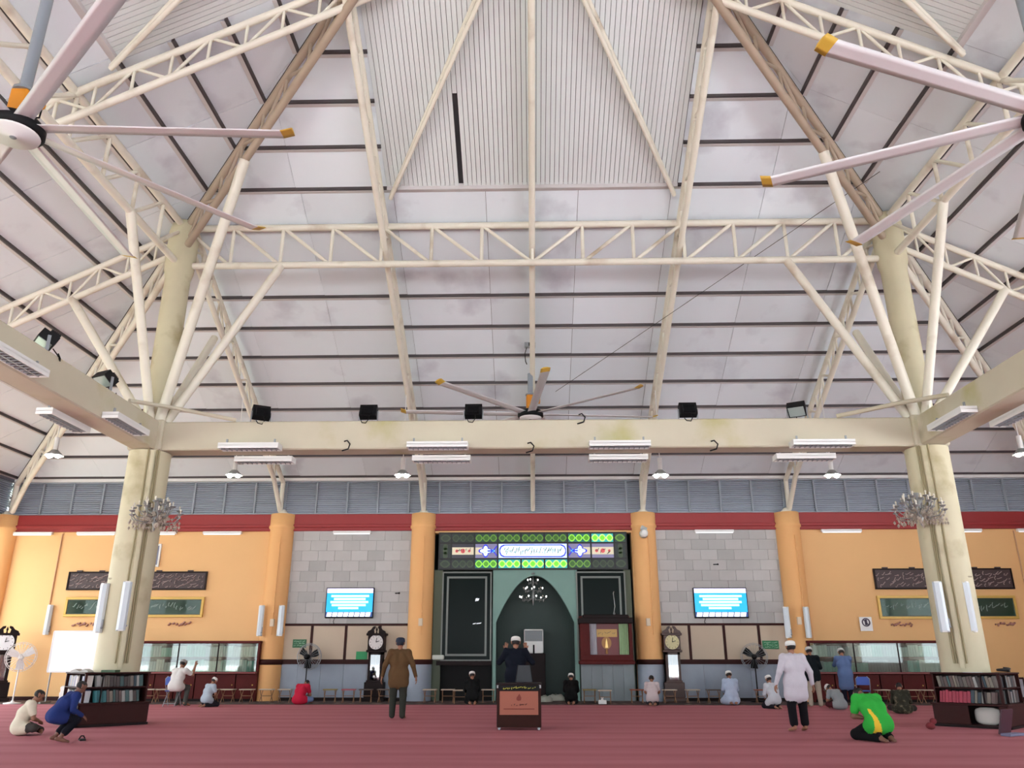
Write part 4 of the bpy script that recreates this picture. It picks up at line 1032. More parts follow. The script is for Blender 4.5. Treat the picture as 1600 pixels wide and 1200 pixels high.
# ---- signs
SIGNG = mat('sign_green', (40, 122, 76), .5, var=.1)
def sign(px0, px1, py0, py1, label, m, ink=None, seed=1, Y=YW-.06):
    a, b = onY(px0, py1, Y), onY(px1, py0, Y)
    t = thing('wall_sign', label, 'sign', ((a.x+b.x)/2, Y, a.z)); h = (b.x-a.x)/2; H = b.z-a.z
    p = MB(); p.box(-h, -.02, 0, h, .01, H); bd = p.build('board', m, t)
    if ink:
        for k in range(3):
            p = MB(); squiggle(p, -h*.8, h*.8, H*(.25+.25*k), H*.09, 8, -.024, seed+k, .012); p.build('script', ink, bd)
    return t, h, H
PALE = mat('sign_pale', (150, 190, 160), .6)
sign(457, 479, 999, 1012, 'small green sign on the beige boards left of the left clock', mat('sign_deepgreen', (44, 100, 64), .5), PALE, 3)
sign(556, 574, 1018, 1032, 'bright green sign just beside the left clock', mat('sign_emerald', (34, 148, 88), .5))
sign(1192, 1216, 1001, 1014, 'small green sign on the beige boards near the right outer pillar', SIGNG, PALE, 9)
t, h, H = sign(1345, 1361, 964, 986, 'white notice with a round prohibition mark on the right orange wall', WHITE)
p = MB(); p.path([(h*.6*math.cos(2*pi*k/20), -.03, H*.62+h*.6*math.sin(2*pi*k/20)) for k in range(21)], .022, 4); p.path([(-h*.42, -.03, H*.62+h*.42), (h*.42, -.03, H*.62-h*.42)], .018, 4); p.build('ring', mat('ink_violet', (70, 60, 80)), t)
p = MB(); p.cbox((0, -.026, H*.62), (.08, .01, .2)); p.build('phone_symbol', mat('ink_violet', (70, 60, 80)), t)
# small wall bits
for px, py, lab in ((621, 927, 'tiny hook on the left grey tiles'), (1118, 882, 'tiny hook on the right grey tiles')):
    q = onY(px, py, YW-.06); p = MB(); p.tube((q.x-.08, YW-.05, q.z), (q.x+.06, YW-.12, q.z), .02, n=6); p.ball((q.x+.07, YW-.12, q.z), .035); p.build('wall_hook', BLACK, label=lab, cat='hook')
q = onY(685, 1028, YW-.1); p = MB(); p.bbox(q.x-.22, YW-.2, q.z-.06, q.x+.2, YW, q.z+.10, .03); p.build('paper_roll', mat('paper', (200, 205, 196), .7), label='white folded cloth on the ledge beside the left niche pillar', cat='cloth')
# vertical conduits on the plastered bays
for px, lab in ((95, 'thin pipe running down the left orange wall'), (1588, 'thin pipe running down the right orange wall')):
    q = onY(px, 850, YW-.03); p = MB(); p.path([(q.x, YW-.03, ZB0), (q.x, YW-.03, 4.2), (q.x, YW-.03, 3.0)], .025); p.build('wall_pipe', mat('pipe_orange', (206, 160, 120), .6), label=lab, cat='pipe')

# ---- white board on the left
a, b = onY(74, 1050, 27.6), onY(166, 987, 27.6)
t = thing('white_board', 'large bright white board on a stand behind the left column', 'board', ((a.x+b.x)/2, 27.6, .014)); h = (b.x-a.x)/2
p = MB(); p.bbox(-h, -.02, a.z, h, .02, b.z, .012); p.build('panel', mat('board_white', (248, 250, 248), .35), t)
p = MB(); p.box(-h, -.035, a.z-.03, h, .03, a.z+.01); p.box(-h, -.03, b.z-.02, h, .03, b.z+.02); p.box(-h-.02, -.03, a.z, -h+.02, .03, b.z); p.box(h-.02, -.03, a.z, h+.02, .03, b.z); p.build('frame', mat('board_frame', (225, 228, 230), .4), t)
for s in (-1, 1):
    p = MB(); p.tube((s*(h-.1), .03, 0), (s*(h-.1), .03, b.z), .025, n=8); p.box(s*(h-.1)-.03, -.3, 0, s*(h-.1)+.03, .3, .05); p.build('leg', ALU, t)

# ---- row of low folding book tables along the wall
def book_table(loc, label, group, w_=.46, hh=.42, topm=TOPW):
    t = thing('book_table', label, 'low table', loc, rnd.uniform(-.08, .08), group)
    p = MB(); p.bbox(-w_/2, -.17, hh-.035, w_/2, .17, hh, .008); p.build('top', topm, t)
    for s in (-1, 1):
        p = MB(); p.tube((s*(w_/2-.05), -.14, 0), (s*(w_/2-.05), .14, hh-.04), .014, n=6); p.tube((s*(w_/2-.05), .14, 0), (s*(w_/2-.05), -.14, hh-.04), .014, n=6); p.build('cross_leg', TIMBER, t)
    p = MB(); p.tube((-w_/2+.05, 0, hh*.48), (w_/2-.05, 0, hh*.48), .012, n=6); p.build('stretcher', TIMBER, t)
    return t
TOPP = mat('table_pink', (190, 90, 100), .5); TOPO = mat('table_orange', (160, 84, 60), .5); TOPY = mat('table_mustard', (150, 130, 70), .5); TOPD = mat('table_dark', (90, 76, 66), .5)
secs = (('in front of the left wall cabinet', (234, 256, 332, 357, 386)), ('in front of the left tiled bay', (417, 446, 516, 545, 572, 601)), ('in front of the niche bay', (672, 700, 719, 763, 921, 945)),
        ('in front of the right tiled bay', (995, 1046, 1082, 1115, 1140, 1190)), ('in front of the right wall cabinet', (1300, 1378, 1425, 1450)))
for sec, xs_ in secs:
    for k, px in enumerate(xs_):
        Y = 28.35 if px not in (719, 945) else 27.75
        q = onY(px, 1080, Y); tm = {545: TOPP, 995: TOPO, 1190: TOPO, 516: TOPY, 921: TOPY, 1115: TOPD, 1085: TOPD, 1300: TOPD, 572: TOPD, 601: TOPD}.get(px, TOPW)
        nm = {545: 'low folding table with pink top', 516: 'low folding table with mustard top', 921: 'low folding table with mustard top', 995: 'low folding table with orange top', 1190: 'low folding table with orange top'}.get(px, 'low folding book table with crossed legs')
        book_table((q.x, Y, .014), nm+' '+sec, 'low book tables '+sec, topm=tm)
q = onY(941, 1089, 27.5); t = thing('tissue_box', 'small white tissue box on the floor right of the niche', 'box', (q.x, 27.5, .014)); p = MB(); p.bbox(-.13, -.08, 0, .13, .08, .12, .01); p.build('carton', WHITE, t); p = MB(); p.lathe([(.05, .12), (.03, .17), (.06, .2)], 7); p.build('tissue', WHITE, t)
for px, py, lab, r in ((862, 1083, 'crumpled pale cloth on the niche floor', .32), (850, 1093, 'crumpled pale cloth in front of the niche step', .26)):
    q = onZ(px, py); p = MB(); n = 14
    prof = [(r, 0), (r*.9, .08), (r*.55, .16), (r*.2, .14), (0, .17)]
    k0 = len(p.v); p.lathe(prof, n, (q.x, min(q.y, 29.0) if py > 1090 else 29.9, .014)); qq = random.Random(py)
    p.v = [(v[0]+qq.uniform(-.05, .05), v[1]+qq.uniform(-.05, .05), max(.014, v[2]+qq.uniform(-.02, .06)) if v[2] > .05 else v[2]) for v in p.v]
    p.build('cloth_heap', mat('cloth_grey', (170, 172, 160), .9, var=.2, scale=8), label=lab, cat='cloth')
# ================================================================== FREE-STANDING FURNITURE
# ---- diamond-plan bookcases around the big columns, with their books
def bookcase(sx, label, nm, seed):
    X, Y = sx*HB, YC+HB-.36
    t = thing('column_bookcase', label, 'bookcase', (X, Y, .013), pi/4, 'bookcases around the columns')
    a = .68; lo = .74; z1, z2, z3 = .48, .80, 1.10; ci = .29
    def wings(z0, zt, h, name, m):
        p = MB(); p.bbox(-h, -h, z0, -ci, h, zt, .006); p.build(name, m, t)
        p = MB(); p.bbox(-ci, -h, z0, h, -ci, zt, .006); p.build(name, m, t)
    wings(z1-.04, z1, lo+.03, 'ledge', WOOD); wings(z2-.025, z2, a, 'shelf', WOOD); wings(z3-.03, z3, a+.02, 'top_board', WOOD); wings(.02, .06, lo-.01, 'bottom_board', WOOD)
    for fx, fy in ((-1, 0), (0, -1)):
        M = lambda u, d, z: (u*(-fy)+d*fx, u*fx+d*fy, z)
        def slab(u0, u1, d0, d1, za, zb, name, m):
            pts = [M(u, d, z) for z in (za, zb) for u, d in ((u0, d0), (u1, d0), (u1, d1), (u0, d1))]
            p = MB(); p.add(pts, [(0,3,2,1),(4,5,6,7),(0,1,5,4),(1,2,6,5),(2,3,7,6),(3,0,4,7)]); return p.build(name, m, t)
        fr = 1 if fx else -1                       # the end of this face at the front corner
        far = -fr
        slab(-a, a, ci, ci+.02, z1, z3-.03, 'back_panel', WOODB)
        if sx > 0 and fx:
            slab(-lo, -.02, lo-.03, lo, .06, z1-.04, 'base_panel', WOOD); slab(.58, lo, lo-.03, lo, .06, z1-.04, 'base_panel', WOOD); slab(-lo, lo, ci, ci+.02, .06, z1-.04, 'base_panel', WOODB)
        else: slab(-lo, lo, lo-.03, lo, .06, z1-.04, 'base_panel', WOOD)
        slab(min(far*lo, far*(lo-.03)), max(far*lo, far*(lo-.03)), ci, lo-.03, .06, z1-.04, 'end_panel', WOOD)
        slab(min(far*a, far*(a-.03)), max(far*a, far*(a-.03)), ci, a, z1, z3-.03, 'end_panel', WOOD)
        slab(-lo-.02, lo+.02, lo-.06, lo+.02, 0, .05, 'plinth', WOODB)
    p = MB(); p.box(-a, -a, z1, -a+.05, -a+.05, z3-.03); p.build('corner_post', WOOD, t)
    # books on the two faces towards the room
    q = random.Random(seed); R = Matrix.Rotation(pi/4, 3, 'Z')
    cols = [(92, 74, 70), (70, 62, 60), (54, 84, 84), (120, 112, 100), (60, 52, 50), (104, 96, 88), (40, 60, 70), (150, 150, 146)]
    colsL = [(150, 160, 176), (206, 208, 210), (96, 110, 170), (180, 170, 160), (120, 90, 80), (220, 214, 205)]
    for fi, (fx, fy) in enumerate(((-1, 0), (0, -1))):
        for sh, (zb, zt) in enumerate(((z1, z2-.03), (z2, z3-.035))):
            u = -a+.07 if fi == 0 else -a+.25
            tilt = q.choice((-1, 1))*q.uniform(.08, .2); dp = .16
            hmax = zt-zb; end = a-.07
            if tilt > 0: end -= hmax*math.sin(tilt)
            else: u += hmax*math.sin(-tilt)
            k = 0; tl = tilt; cs, sn = math.cos(tl), math.sin(tl)
            while u < end-.06:
                wd = q.uniform(.045, .08); hh = hmax*q.uniform(.80, .93)-abs(sn)*wd
                if u+wd > end: break
                cc = q.choice(colsL if (sx < 0 and fi == 0) else cols)
                if sx > 0 and fi == 0 and sh == 0 and u < -.05: cc = (166, 52, 74)
                if sx < 0 and fi == 1 and sh == 0 and u < -.15: cc = (44, 110, 116)
                mt = mat('cover_%d_%d_%d' % cc, cc, .5, objvar=.15)
                p = MB(); vs = []
                for d in (a-.05, a-.05-dp):
                    for (uu, zz) in ((0, 0), (wd-.004, 0), (wd-.004, hh), (0, hh)):
                        u2 = u+uu*cs+zz*sn; z_ = zb+.002+zz*cs-uu*sn+max(0, sn*wd)
                        vs.append(R @ Vector((u2*(-fy)+d*fx, u2*fx+d*fy, z_))+Vector((X, Y, .013)))
                p.add(vs, [(0,1,2,3),(7,6,5,4),(0,4,5,1),(1,5,6,2),(2,6,7,3),(3,7,4,0)])
                fn = ('left', 'right')[fi]; sn_ = ('lower', 'upper')[sh]
                colr = {(166, 52, 74): 'crimson', (44, 110, 116): 'teal', (96, 110, 170): 'blue', (54, 84, 84): 'dark green', (40, 60, 70): 'slate', (150, 150, 146): 'grey', (120, 112, 100): 'khaki', (220, 214, 205): 'cream', (206, 208, 210): 'white', (150, 160, 176): 'pale blue', (92, 74, 70): 'brown', (120, 90, 80): 'tan'}.get(cc, 'dark')
                p.build('book', mt, label='%s book on the %s shelf, %s face of the %s column bookcase' % (colr, sn_, fn, nm), cat='book', group='books on the %s column bookcase' % nm)
                u += wd/cs+.004
    return t
bookcase(-1, 'dark wooden bookcase wrapped around the front of the left big column', 'left', 5)
bookcase(1, 'dark wooden bookcase wrapped around the front of the right big column', 'right', 9)
# papers and books lying on top
for sx, off, lab, c in ((-1, (-.42, -.72), 'open pale book lying on top of the left column bookcase', (190, 190, 186)), (-1, (.30, -.86), 'green book lying on top of the left column bookcase', (70, 96, 70)),
                  (1, (.50, -.64), 'coiled black strap on top of the right column bookcase', (30, 28, 28)), (1, (-.3, -.86), 'white paper lying on top of the right column bookcase', (200, 200, 198))):
    x, y, z = sx*HB+off[0], YC+HB+off[1], 1.114
    p = MB()
    if 'strap' in lab: p.path([(x+.13*math.cos(k*.5), y+.09*math.sin(k*.5), z+.03+.004*k) for k in range(16)], .025, 6)
    elif 'open' in lab: p.prism([(x-.2, z), (x-.2, z+.03), (x-.1, z+.07), (x, z+.02), (x+.1, z+.07), (x+.2, z+.03), (x+.2, z)], y-.12, y+.12)
    else: p.bbox(x-.16, y-.11, z, x+.16, y+.11, z+(.012 if 'paper' in lab else .05), .004)
    p.build('strap' if 'strap' in lab else ('paper_sheet' if 'paper' in lab else 'book'), mat('top_%d_%d_%d' % c, c, .6), label=lab, cat='strap' if 'strap' in lab else ('paper' if 'paper' in lab else 'book'))
# cushion pushed into the open lower compartment of the right bookcase, leaning folder
q = Vector((HB, YC+HB-.36, 0))+Matrix.Rotation(pi/4, 3, 'Z') @ Vector((-.50, -.28, 0))
p = MB()
for k in range(1):
    n = 20; prof = []
    for j in range(13):
        f = j/12; z = .34*f; r = .27*(1-abs(2*f-1)**4*.35)
        prof.append((max(.02, r*(0.75 if j in (0, 12) else 1)), z))
    p.lathe(prof, n, (0, 0, 0), Matrix.Diagonal((1.0, .42, 1)))
p.build('cushion', mat('cushion_white', (206, 204, 196), .9, var=.1, scale=4), label='plump white cushion stuffed in the right column bookcase base', cat='cushion', loc=(q.x, q.y, .075), rz=-pi/4)
q = onZ(1578, 1150)
p = MB(); p.cbox((0, 0, .24), (.42, .03, .46), Matrix.Rotation(.28, 3, 'X')); p.build('folder', mat('folder_maroon', (70, 40, 52), .5), label='dark folder leaning at the right corner of the right bookcase', cat='folder', loc=(q.x, q.y+.05, .013), rz=.6)
p = MB(); p.bbox(-.24, -.10, 0, .24, .10, .05, .01); p.build('box_lid', mat('slate_card', (110, 112, 140), .6), label='flat slate-blue box lid by the right bookcase', cat='box lid', loc=(q.x, q.y-.12, .013), rz=.5)
q = onZ(1455, 1141); p = MB(); p.ball((0, 0, .07), .10, (1, .8, .7)); p.ball((.08, .02, .16), .07, (1, 1, .9)); p.build('cloth_bundle', mat('cloth_maroon', (120, 44, 50), .9), label='small maroon cloth bundle left of the right bookcase', cat='cloth', loc=(q.x, q.y, .013))
q = onZ(128, 1158); t = thing('sandal', 'pair-less dark sandal lying on the carpet by the crouching man', 'sandal', (q.x, q.y, .013), .6); p = MB(); p.prism([(-.05, -.12), (.05, -.12), (.045, 0), (.055, .1), (0, .14), (-.055, .1), (-.045, 0)], 0, .025, 'z'); p.build('sole', BLACK, t); p = MB(); p.path([(-.05, .03, .02), (-.02, .05, .07), (.02, .05, .07), (.05, .03, .02)], .012, 5); p.build('strap', BLACK, t)

# ---- wooden donation box in the middle
a, b = onZ(776, 1142), onZ(846, 1142); Yb = a.y; h = (b.x-a.x)/2
t = thing('donation_box', 'dark wooden donation box with an orange printed front panel', 'donation box', ((a.x+b.x)/2, Yb+.25, .013))
H = onY(810, 1068, Yb).z-.013; zp0, zp1 = onY(810, 1118, Yb).z, onY(810, 1081, Yb).z
BW = mat('box_wood', (50, 25, 20), .6, var=.2, scale=4, spec=.12)
p = MB(); p.bbox(-h, -.25, .05, h, .25, H-.02, .012); p.build('cabinet', BW, t)
p = MB(); p.bbox(-h-.02, -.27, H-.03, h+.02, .27, H+.01, .008); p.build('lid', WOODB, t)
p = MB(); p.box(-h+.06, -.262, zp0, h-.06, -.248, zp1); pn = p.build('front_panel', mat('print_orange', (158, 86, 62), .5, var=.06), t)
INKR = mat('print_red', (120, 44, 26), .6); zc = (zp0+zp1)/2
p = MB(); p.prism([(-.02, zc+.04), (.04, zc+.05), (.05, zc+.10), (.01, zc+.18), (-.05, zc+.10), (-.05, zc+.06)], -.27, -.262); p.build('flame_emblem', INKR, pn)
p = MB(); squiggle(p, -.17, .17, zc-.04, .03, 7, -.268, 4, .008); p.build('script', mat('print_dark', (80, 26, 18)), pn)
p = MB(); p.box(-.32, -.268, zc-.125, .32, -.262, zc-.105); p.build('print_line', INKR, pn)
p = MB(); p.box(-h+.03, -.266, zp1+.015, h-.03, -.25, H-.035); st = p.build('name_strip', BLACK, t)
p = MB(); squiggle(p, -h+.12, h-.12, (zp1+H)/2-.01, .035, 16, -.272, 8, .009); p.build('script', mat('print_lime', (170, 170, 60), .5), st)
for s in (-1, 1):
    for y in (-.2, .2):
        p = MB(); p.tube((s*(h-.05), y-.02, .03), (s*(h-.05), y+.02, .03), .03, n=8); p.build('castor', GREY, t)
    p = MB(); p.box(s*h-.04*(s > 0), -.262, H-.09, s*h+.04*(s < 0), -.25, H-.03); p.build('corner_plate', ALU, t)

# ---- air cooler and stand in the niche, imam's chair
q = onY(834, 1021, YW+1.2)
t = thing('air_cooler', 'white air cooler with grey grille on a dark stand in the niche', 'air cooler', (q.x, YW+1.2, .013))
z0 = q.z-.013; H = .85; h = .36
p = MB(); p.bbox(-.42, -.3, 0, .42, .3, z0, .02); p.build('stand', WOODB, t)
p = MB(); p.bbox(-h, -.25, z0, h, .25, z0+H, .03); p.build('body', WHITE, t)
p = MB(); p.box(-h+.04, -.262, z0+H*.5, h-.04, -.25, z0+H-.05); g = p.build('grille', mat('grille_grey', (108, 112, 114), .5), t)
for k in range(8):
    p = MB(); zz = z0+H*.52+k*.043; p.box(-h+.06, -.272, zz, h-.06, -.262, zz+.012); p.build('slat', GREY, g)
p = MB(); p.box(-.03, -.265, z0, .03, -.25, z0+.3); p.build('gauge', BLACK, t)
def folding_chair(loc, rz, label, m, frame=GREY, H=.86):
    t = thing('folding_chair', label, 'chair', loc, rz)
    p = MB(); p.bbox(-.2, -.19, .43, .2, .19, .46, .01); p.build('seat', m, t)
    p = MB(); p.prism([(-.19, .62), (.19, .62), (.19, .8), (.13, H), (-.13, H), (-.19, .8)], -.24, -.21); p.build('backrest', m, t)
    for s in (-1, 1):
        p = MB(); p.path([(s*.2, .2, 0), (s*.2, 0, .36), (s*.2, -.18, .62), (s*.2, -.23, .8), (s*.13, -.23, H+.01)], .013); p.build('leg', frame, t)
        p = MB(); p.path([(s*.18, -.24, 0), (s*.18, 0, .36), (s*.18, .14, .44)], .013); p.build('leg', frame, t)
    p = MB(); p.tube((-.18, -.2, .08), (.18, -.2, .08), .01, n=6); p.build('stretcher', frame, t)
    return t
BLUEP = mat('blue_plastic', (50, 84, 170), .4)
q = onZ(268, 1104); folding_chair((q.x, q.y, .014), 0, 'blue folding chair with a man sitting on it, near the left cabinet', BLUEP)
q = onZ(1347, 1104); folding_chair((q.x+.05, q.y-.12, .014), -.25, 'blue folding chair behind the man at the right cabinet', BLUEP)
q = onY(819, 1050, 18.75); folding_chair((q.x, 18.75, .013), 0, 'tall dark chair between the donation box and the man with raised hands', mat('chair_dark', (30, 34, 40), .5), BLACK, 1.25)
# ---- far right picture-like screen and clutter
q = onY(1577, 1066, 28.6); t = thing('picture_screen', 'framed picture standing on the floor at the far right', 'framed picture', (q.x, 28.6, .014), -.2)
p = MB(); p.bbox(-.46, -.03, .12, .46, .03, .80, .015); p.build('frame', WOOD, t); p = MB(); p.box(-.40, -.04, .18, .40, -.03, .74); p.build('picture', mat('picture_mix', (150, 140, 150), .3, var=.6, scale=6), t)
for s in (-1, 1):
    p = MB(); p.tube((s*.35, .25, 0), (s*.35, 0, .6), .02, n=6); p.tube((s*.35, -.05, 0), (s*.35, 0, .2), .02, n=6); p.build('leg', WOOD, t)
for px, py, lab, c, r in ((1548, 1092, 'dark heap of folded cloths at the far right of the front wall', (60, 52, 60), .3), (12, 1093, 'pink folded cloths on the floor at the far left', (206, 150, 160), .35), (58, 1090, 'tangle of pale cable and cloth by the left wall', (186, 176, 140), .26)):
    q = onZ(px, py); p = MB(); p.lathe([(r, 0), (r*.95, .12), (r*.6, .2), (0, .24)], 12, (q.x, q.y, .014)); qq = random.Random(px)
    p.v = [(v[0]+qq.uniform(-.06, .06), v[1]+qq.uniform(-.05, .05), max(.014, v[2]+qq.uniform(-.03, .06)) if v[2] > .05 else v[2]) for v in p.v]
    p.build('cloth_heap', mat('heap_%d' % px, c, .9, var=.3, scale=6), label=lab, cat='cloth')
# ================================================================== PEOPLE
def surface_nets(V, org, h):
    ins = V < 0
    nx, ny, nz = V.shape
    def cor(a, i, j, k): return a[i:nx-1+i, j:ny-1+j, k:nz-1+k]
    C = [(i, j, k) for i in (0, 1) for j in (0, 1) for k in (0, 1)]
    cnt = sum(cor(ins, *c).astype(np.int8) for c in C)
    act = (cnt > 0) & (cnt < 8); I = np.argwhere(act)
    idx = -np.ones(act.shape, np.int64); idx[act] = np.arange(len(I))
    acc = np.zeros((len(I), 3)); n = np.zeros(len(I))
    for a in C:
        for ax in range(3):
            if a[ax]: continue
            b = list(a); b[ax] = 1
            va = V[I[:, 0]+a[0], I[:, 1]+a[1], I[:, 2]+a[2]]; vb = V[I[:, 0]+b[0], I[:, 1]+b[1], I[:, 2]+b[2]]
            cr = (va < 0) != (vb < 0); t = np.where(cr, va/np.where(cr, va-vb, 1), 0)
            p = np.tile(np.array(a, float), (len(I), 1)); p[:, ax] += t
            acc[cr] += p[cr]; n[cr] += 1
    P = I+acc/n[:, None]
    faces = []
    for ax in range(3):
        o1, o2 = [(1, 2), (2, 0), (0, 1)][ax]
        sl0 = [slice(None)]*3; sl1 = [slice(None)]*3; sl0[ax] = slice(0, -1); sl1[ax] = slice(1, None)
        A = ins[tuple(sl0)]; B = ins[tuple(sl1)]; E = np.argwhere(A != B)
        E = E[(E[:, o1] > 0) & (E[:, o2] > 0) & (E[:, o1] < V.shape[o1]-1) & (E[:, o2] < V.shape[o2]-1)]
        fl = A[E[:, 0], E[:, 1], E[:, 2]]
        q = []
        for d1, d2 in ((1, 1), (0, 1), (0, 0), (1, 0)):
            c = E.copy(); c[:, o1] -= d1; c[:, o2] -= d2; q.append(idx[c[:, 0], c[:, 1], c[:, 2]])
        q = np.stack(q, 1); q[~fl] = q[~fl][:, ::-1]; faces.append(q)
    return P*h+org, np.concatenate(faces), I
SKIN, SHIRT, PANTS, HAIR, EYE, ALT = range(6)
def sdf_mesh(caps, h, relabel=None):
    pts = np.array([c[0] for c in caps]+[c[1] for c in caps]); rm = max(max(c[2], c[3]) for c in caps)
    lo = pts.min(0)-rm-3*h; hi = pts.max(0)+rm+3*h; n = np.ceil((hi-lo)/h).astype(int)+1
    V = np.full(n, 1.0); D = np.full(n, 1.0); L = np.zeros(n, np.int8)
    for a, b, ra, rb, lab, k in caps:
        a = np.array(a, float); b = np.array(b, float); r = max(ra, rb)+k+2.5*h
        i0 = np.maximum(0, np.floor((np.minimum(a, b)-r-lo)/h).astype(int)); i1 = np.minimum(n, np.ceil((np.maximum(a, b)+r-lo)/h).astype(int)+1)
        g = np.meshgrid(*[lo[d]+h*np.arange(i0[d], i1[d]) for d in range(3)], indexing='ij')
        ab = b-a; L2 = max(1e-9, ab @ ab)
        t = np.clip(sum((g[d]-a[d])*ab[d] for d in range(3))/L2, 0, 1)
        d = np.sqrt(sum((g[q]-a[q]-ab[q]*t)**2 for q in range(3)))-(ra+(rb-ra)*t)
        s = tuple(slice(i0[q], i1[q]) for q in range(3)); v = V[s]
        hh = np.clip(.5+.5*(v-d)/k, 0, 1); V[s] = v+(d-v)*hh-k*hh*(1-hh)
        m = d < D[s]; D[s] = np.where(m, d, D[s]); L[s] = np.where(m, lab, L[s])
    P, Fq, I = surface_nets(V, lo, h)
    lab = L[I[:, 0], I[:, 1], I[:, 2]]
    if relabel: lab = relabel(P, lab)
    return P, Fq, lab[Fq[:, 0]]

def hand(caps, w, d, side, up, s=1.):
    """palm, four unequal curled fingers and a thumb leaving the side of the palm; d = finger direction, up = back of the hand"""
    w = np.array(w, float); d = np.array(d, float); d /= np.linalg.norm(d); up = np.array(up, float); up -= d*(up @ d); up /= np.linalg.norm(up)
    e = np.cross(d, up)*side
    for o in (-.022, 0, .022): caps.append((w+d*.015+e*o*.6, w+d*.085+e*o, .017, .016, SKIN, .01))
    for o, ln in ((-.030, .060), (-.010, .072), (.010, .078), (.030, .070)):
        a = w+d*.09+e*o; m = a+d*ln*.55-up*.012+e*o*.15; b = m+d*ln*.4-up*.03
        caps.append((a, m, .0105, .0098, SKIN, .004)); caps.append((m, b, .0098, .009, SKIN, .004))
    a = w+d*.03+e*.03; m = a+d*.03+e*.025-up*.01; b = m+d*.035+e*.006-up*.012
    caps.append((a, m, .013, .012, SKIN, .006)); caps.append((m, b, .012, .010, SKIN, .004))

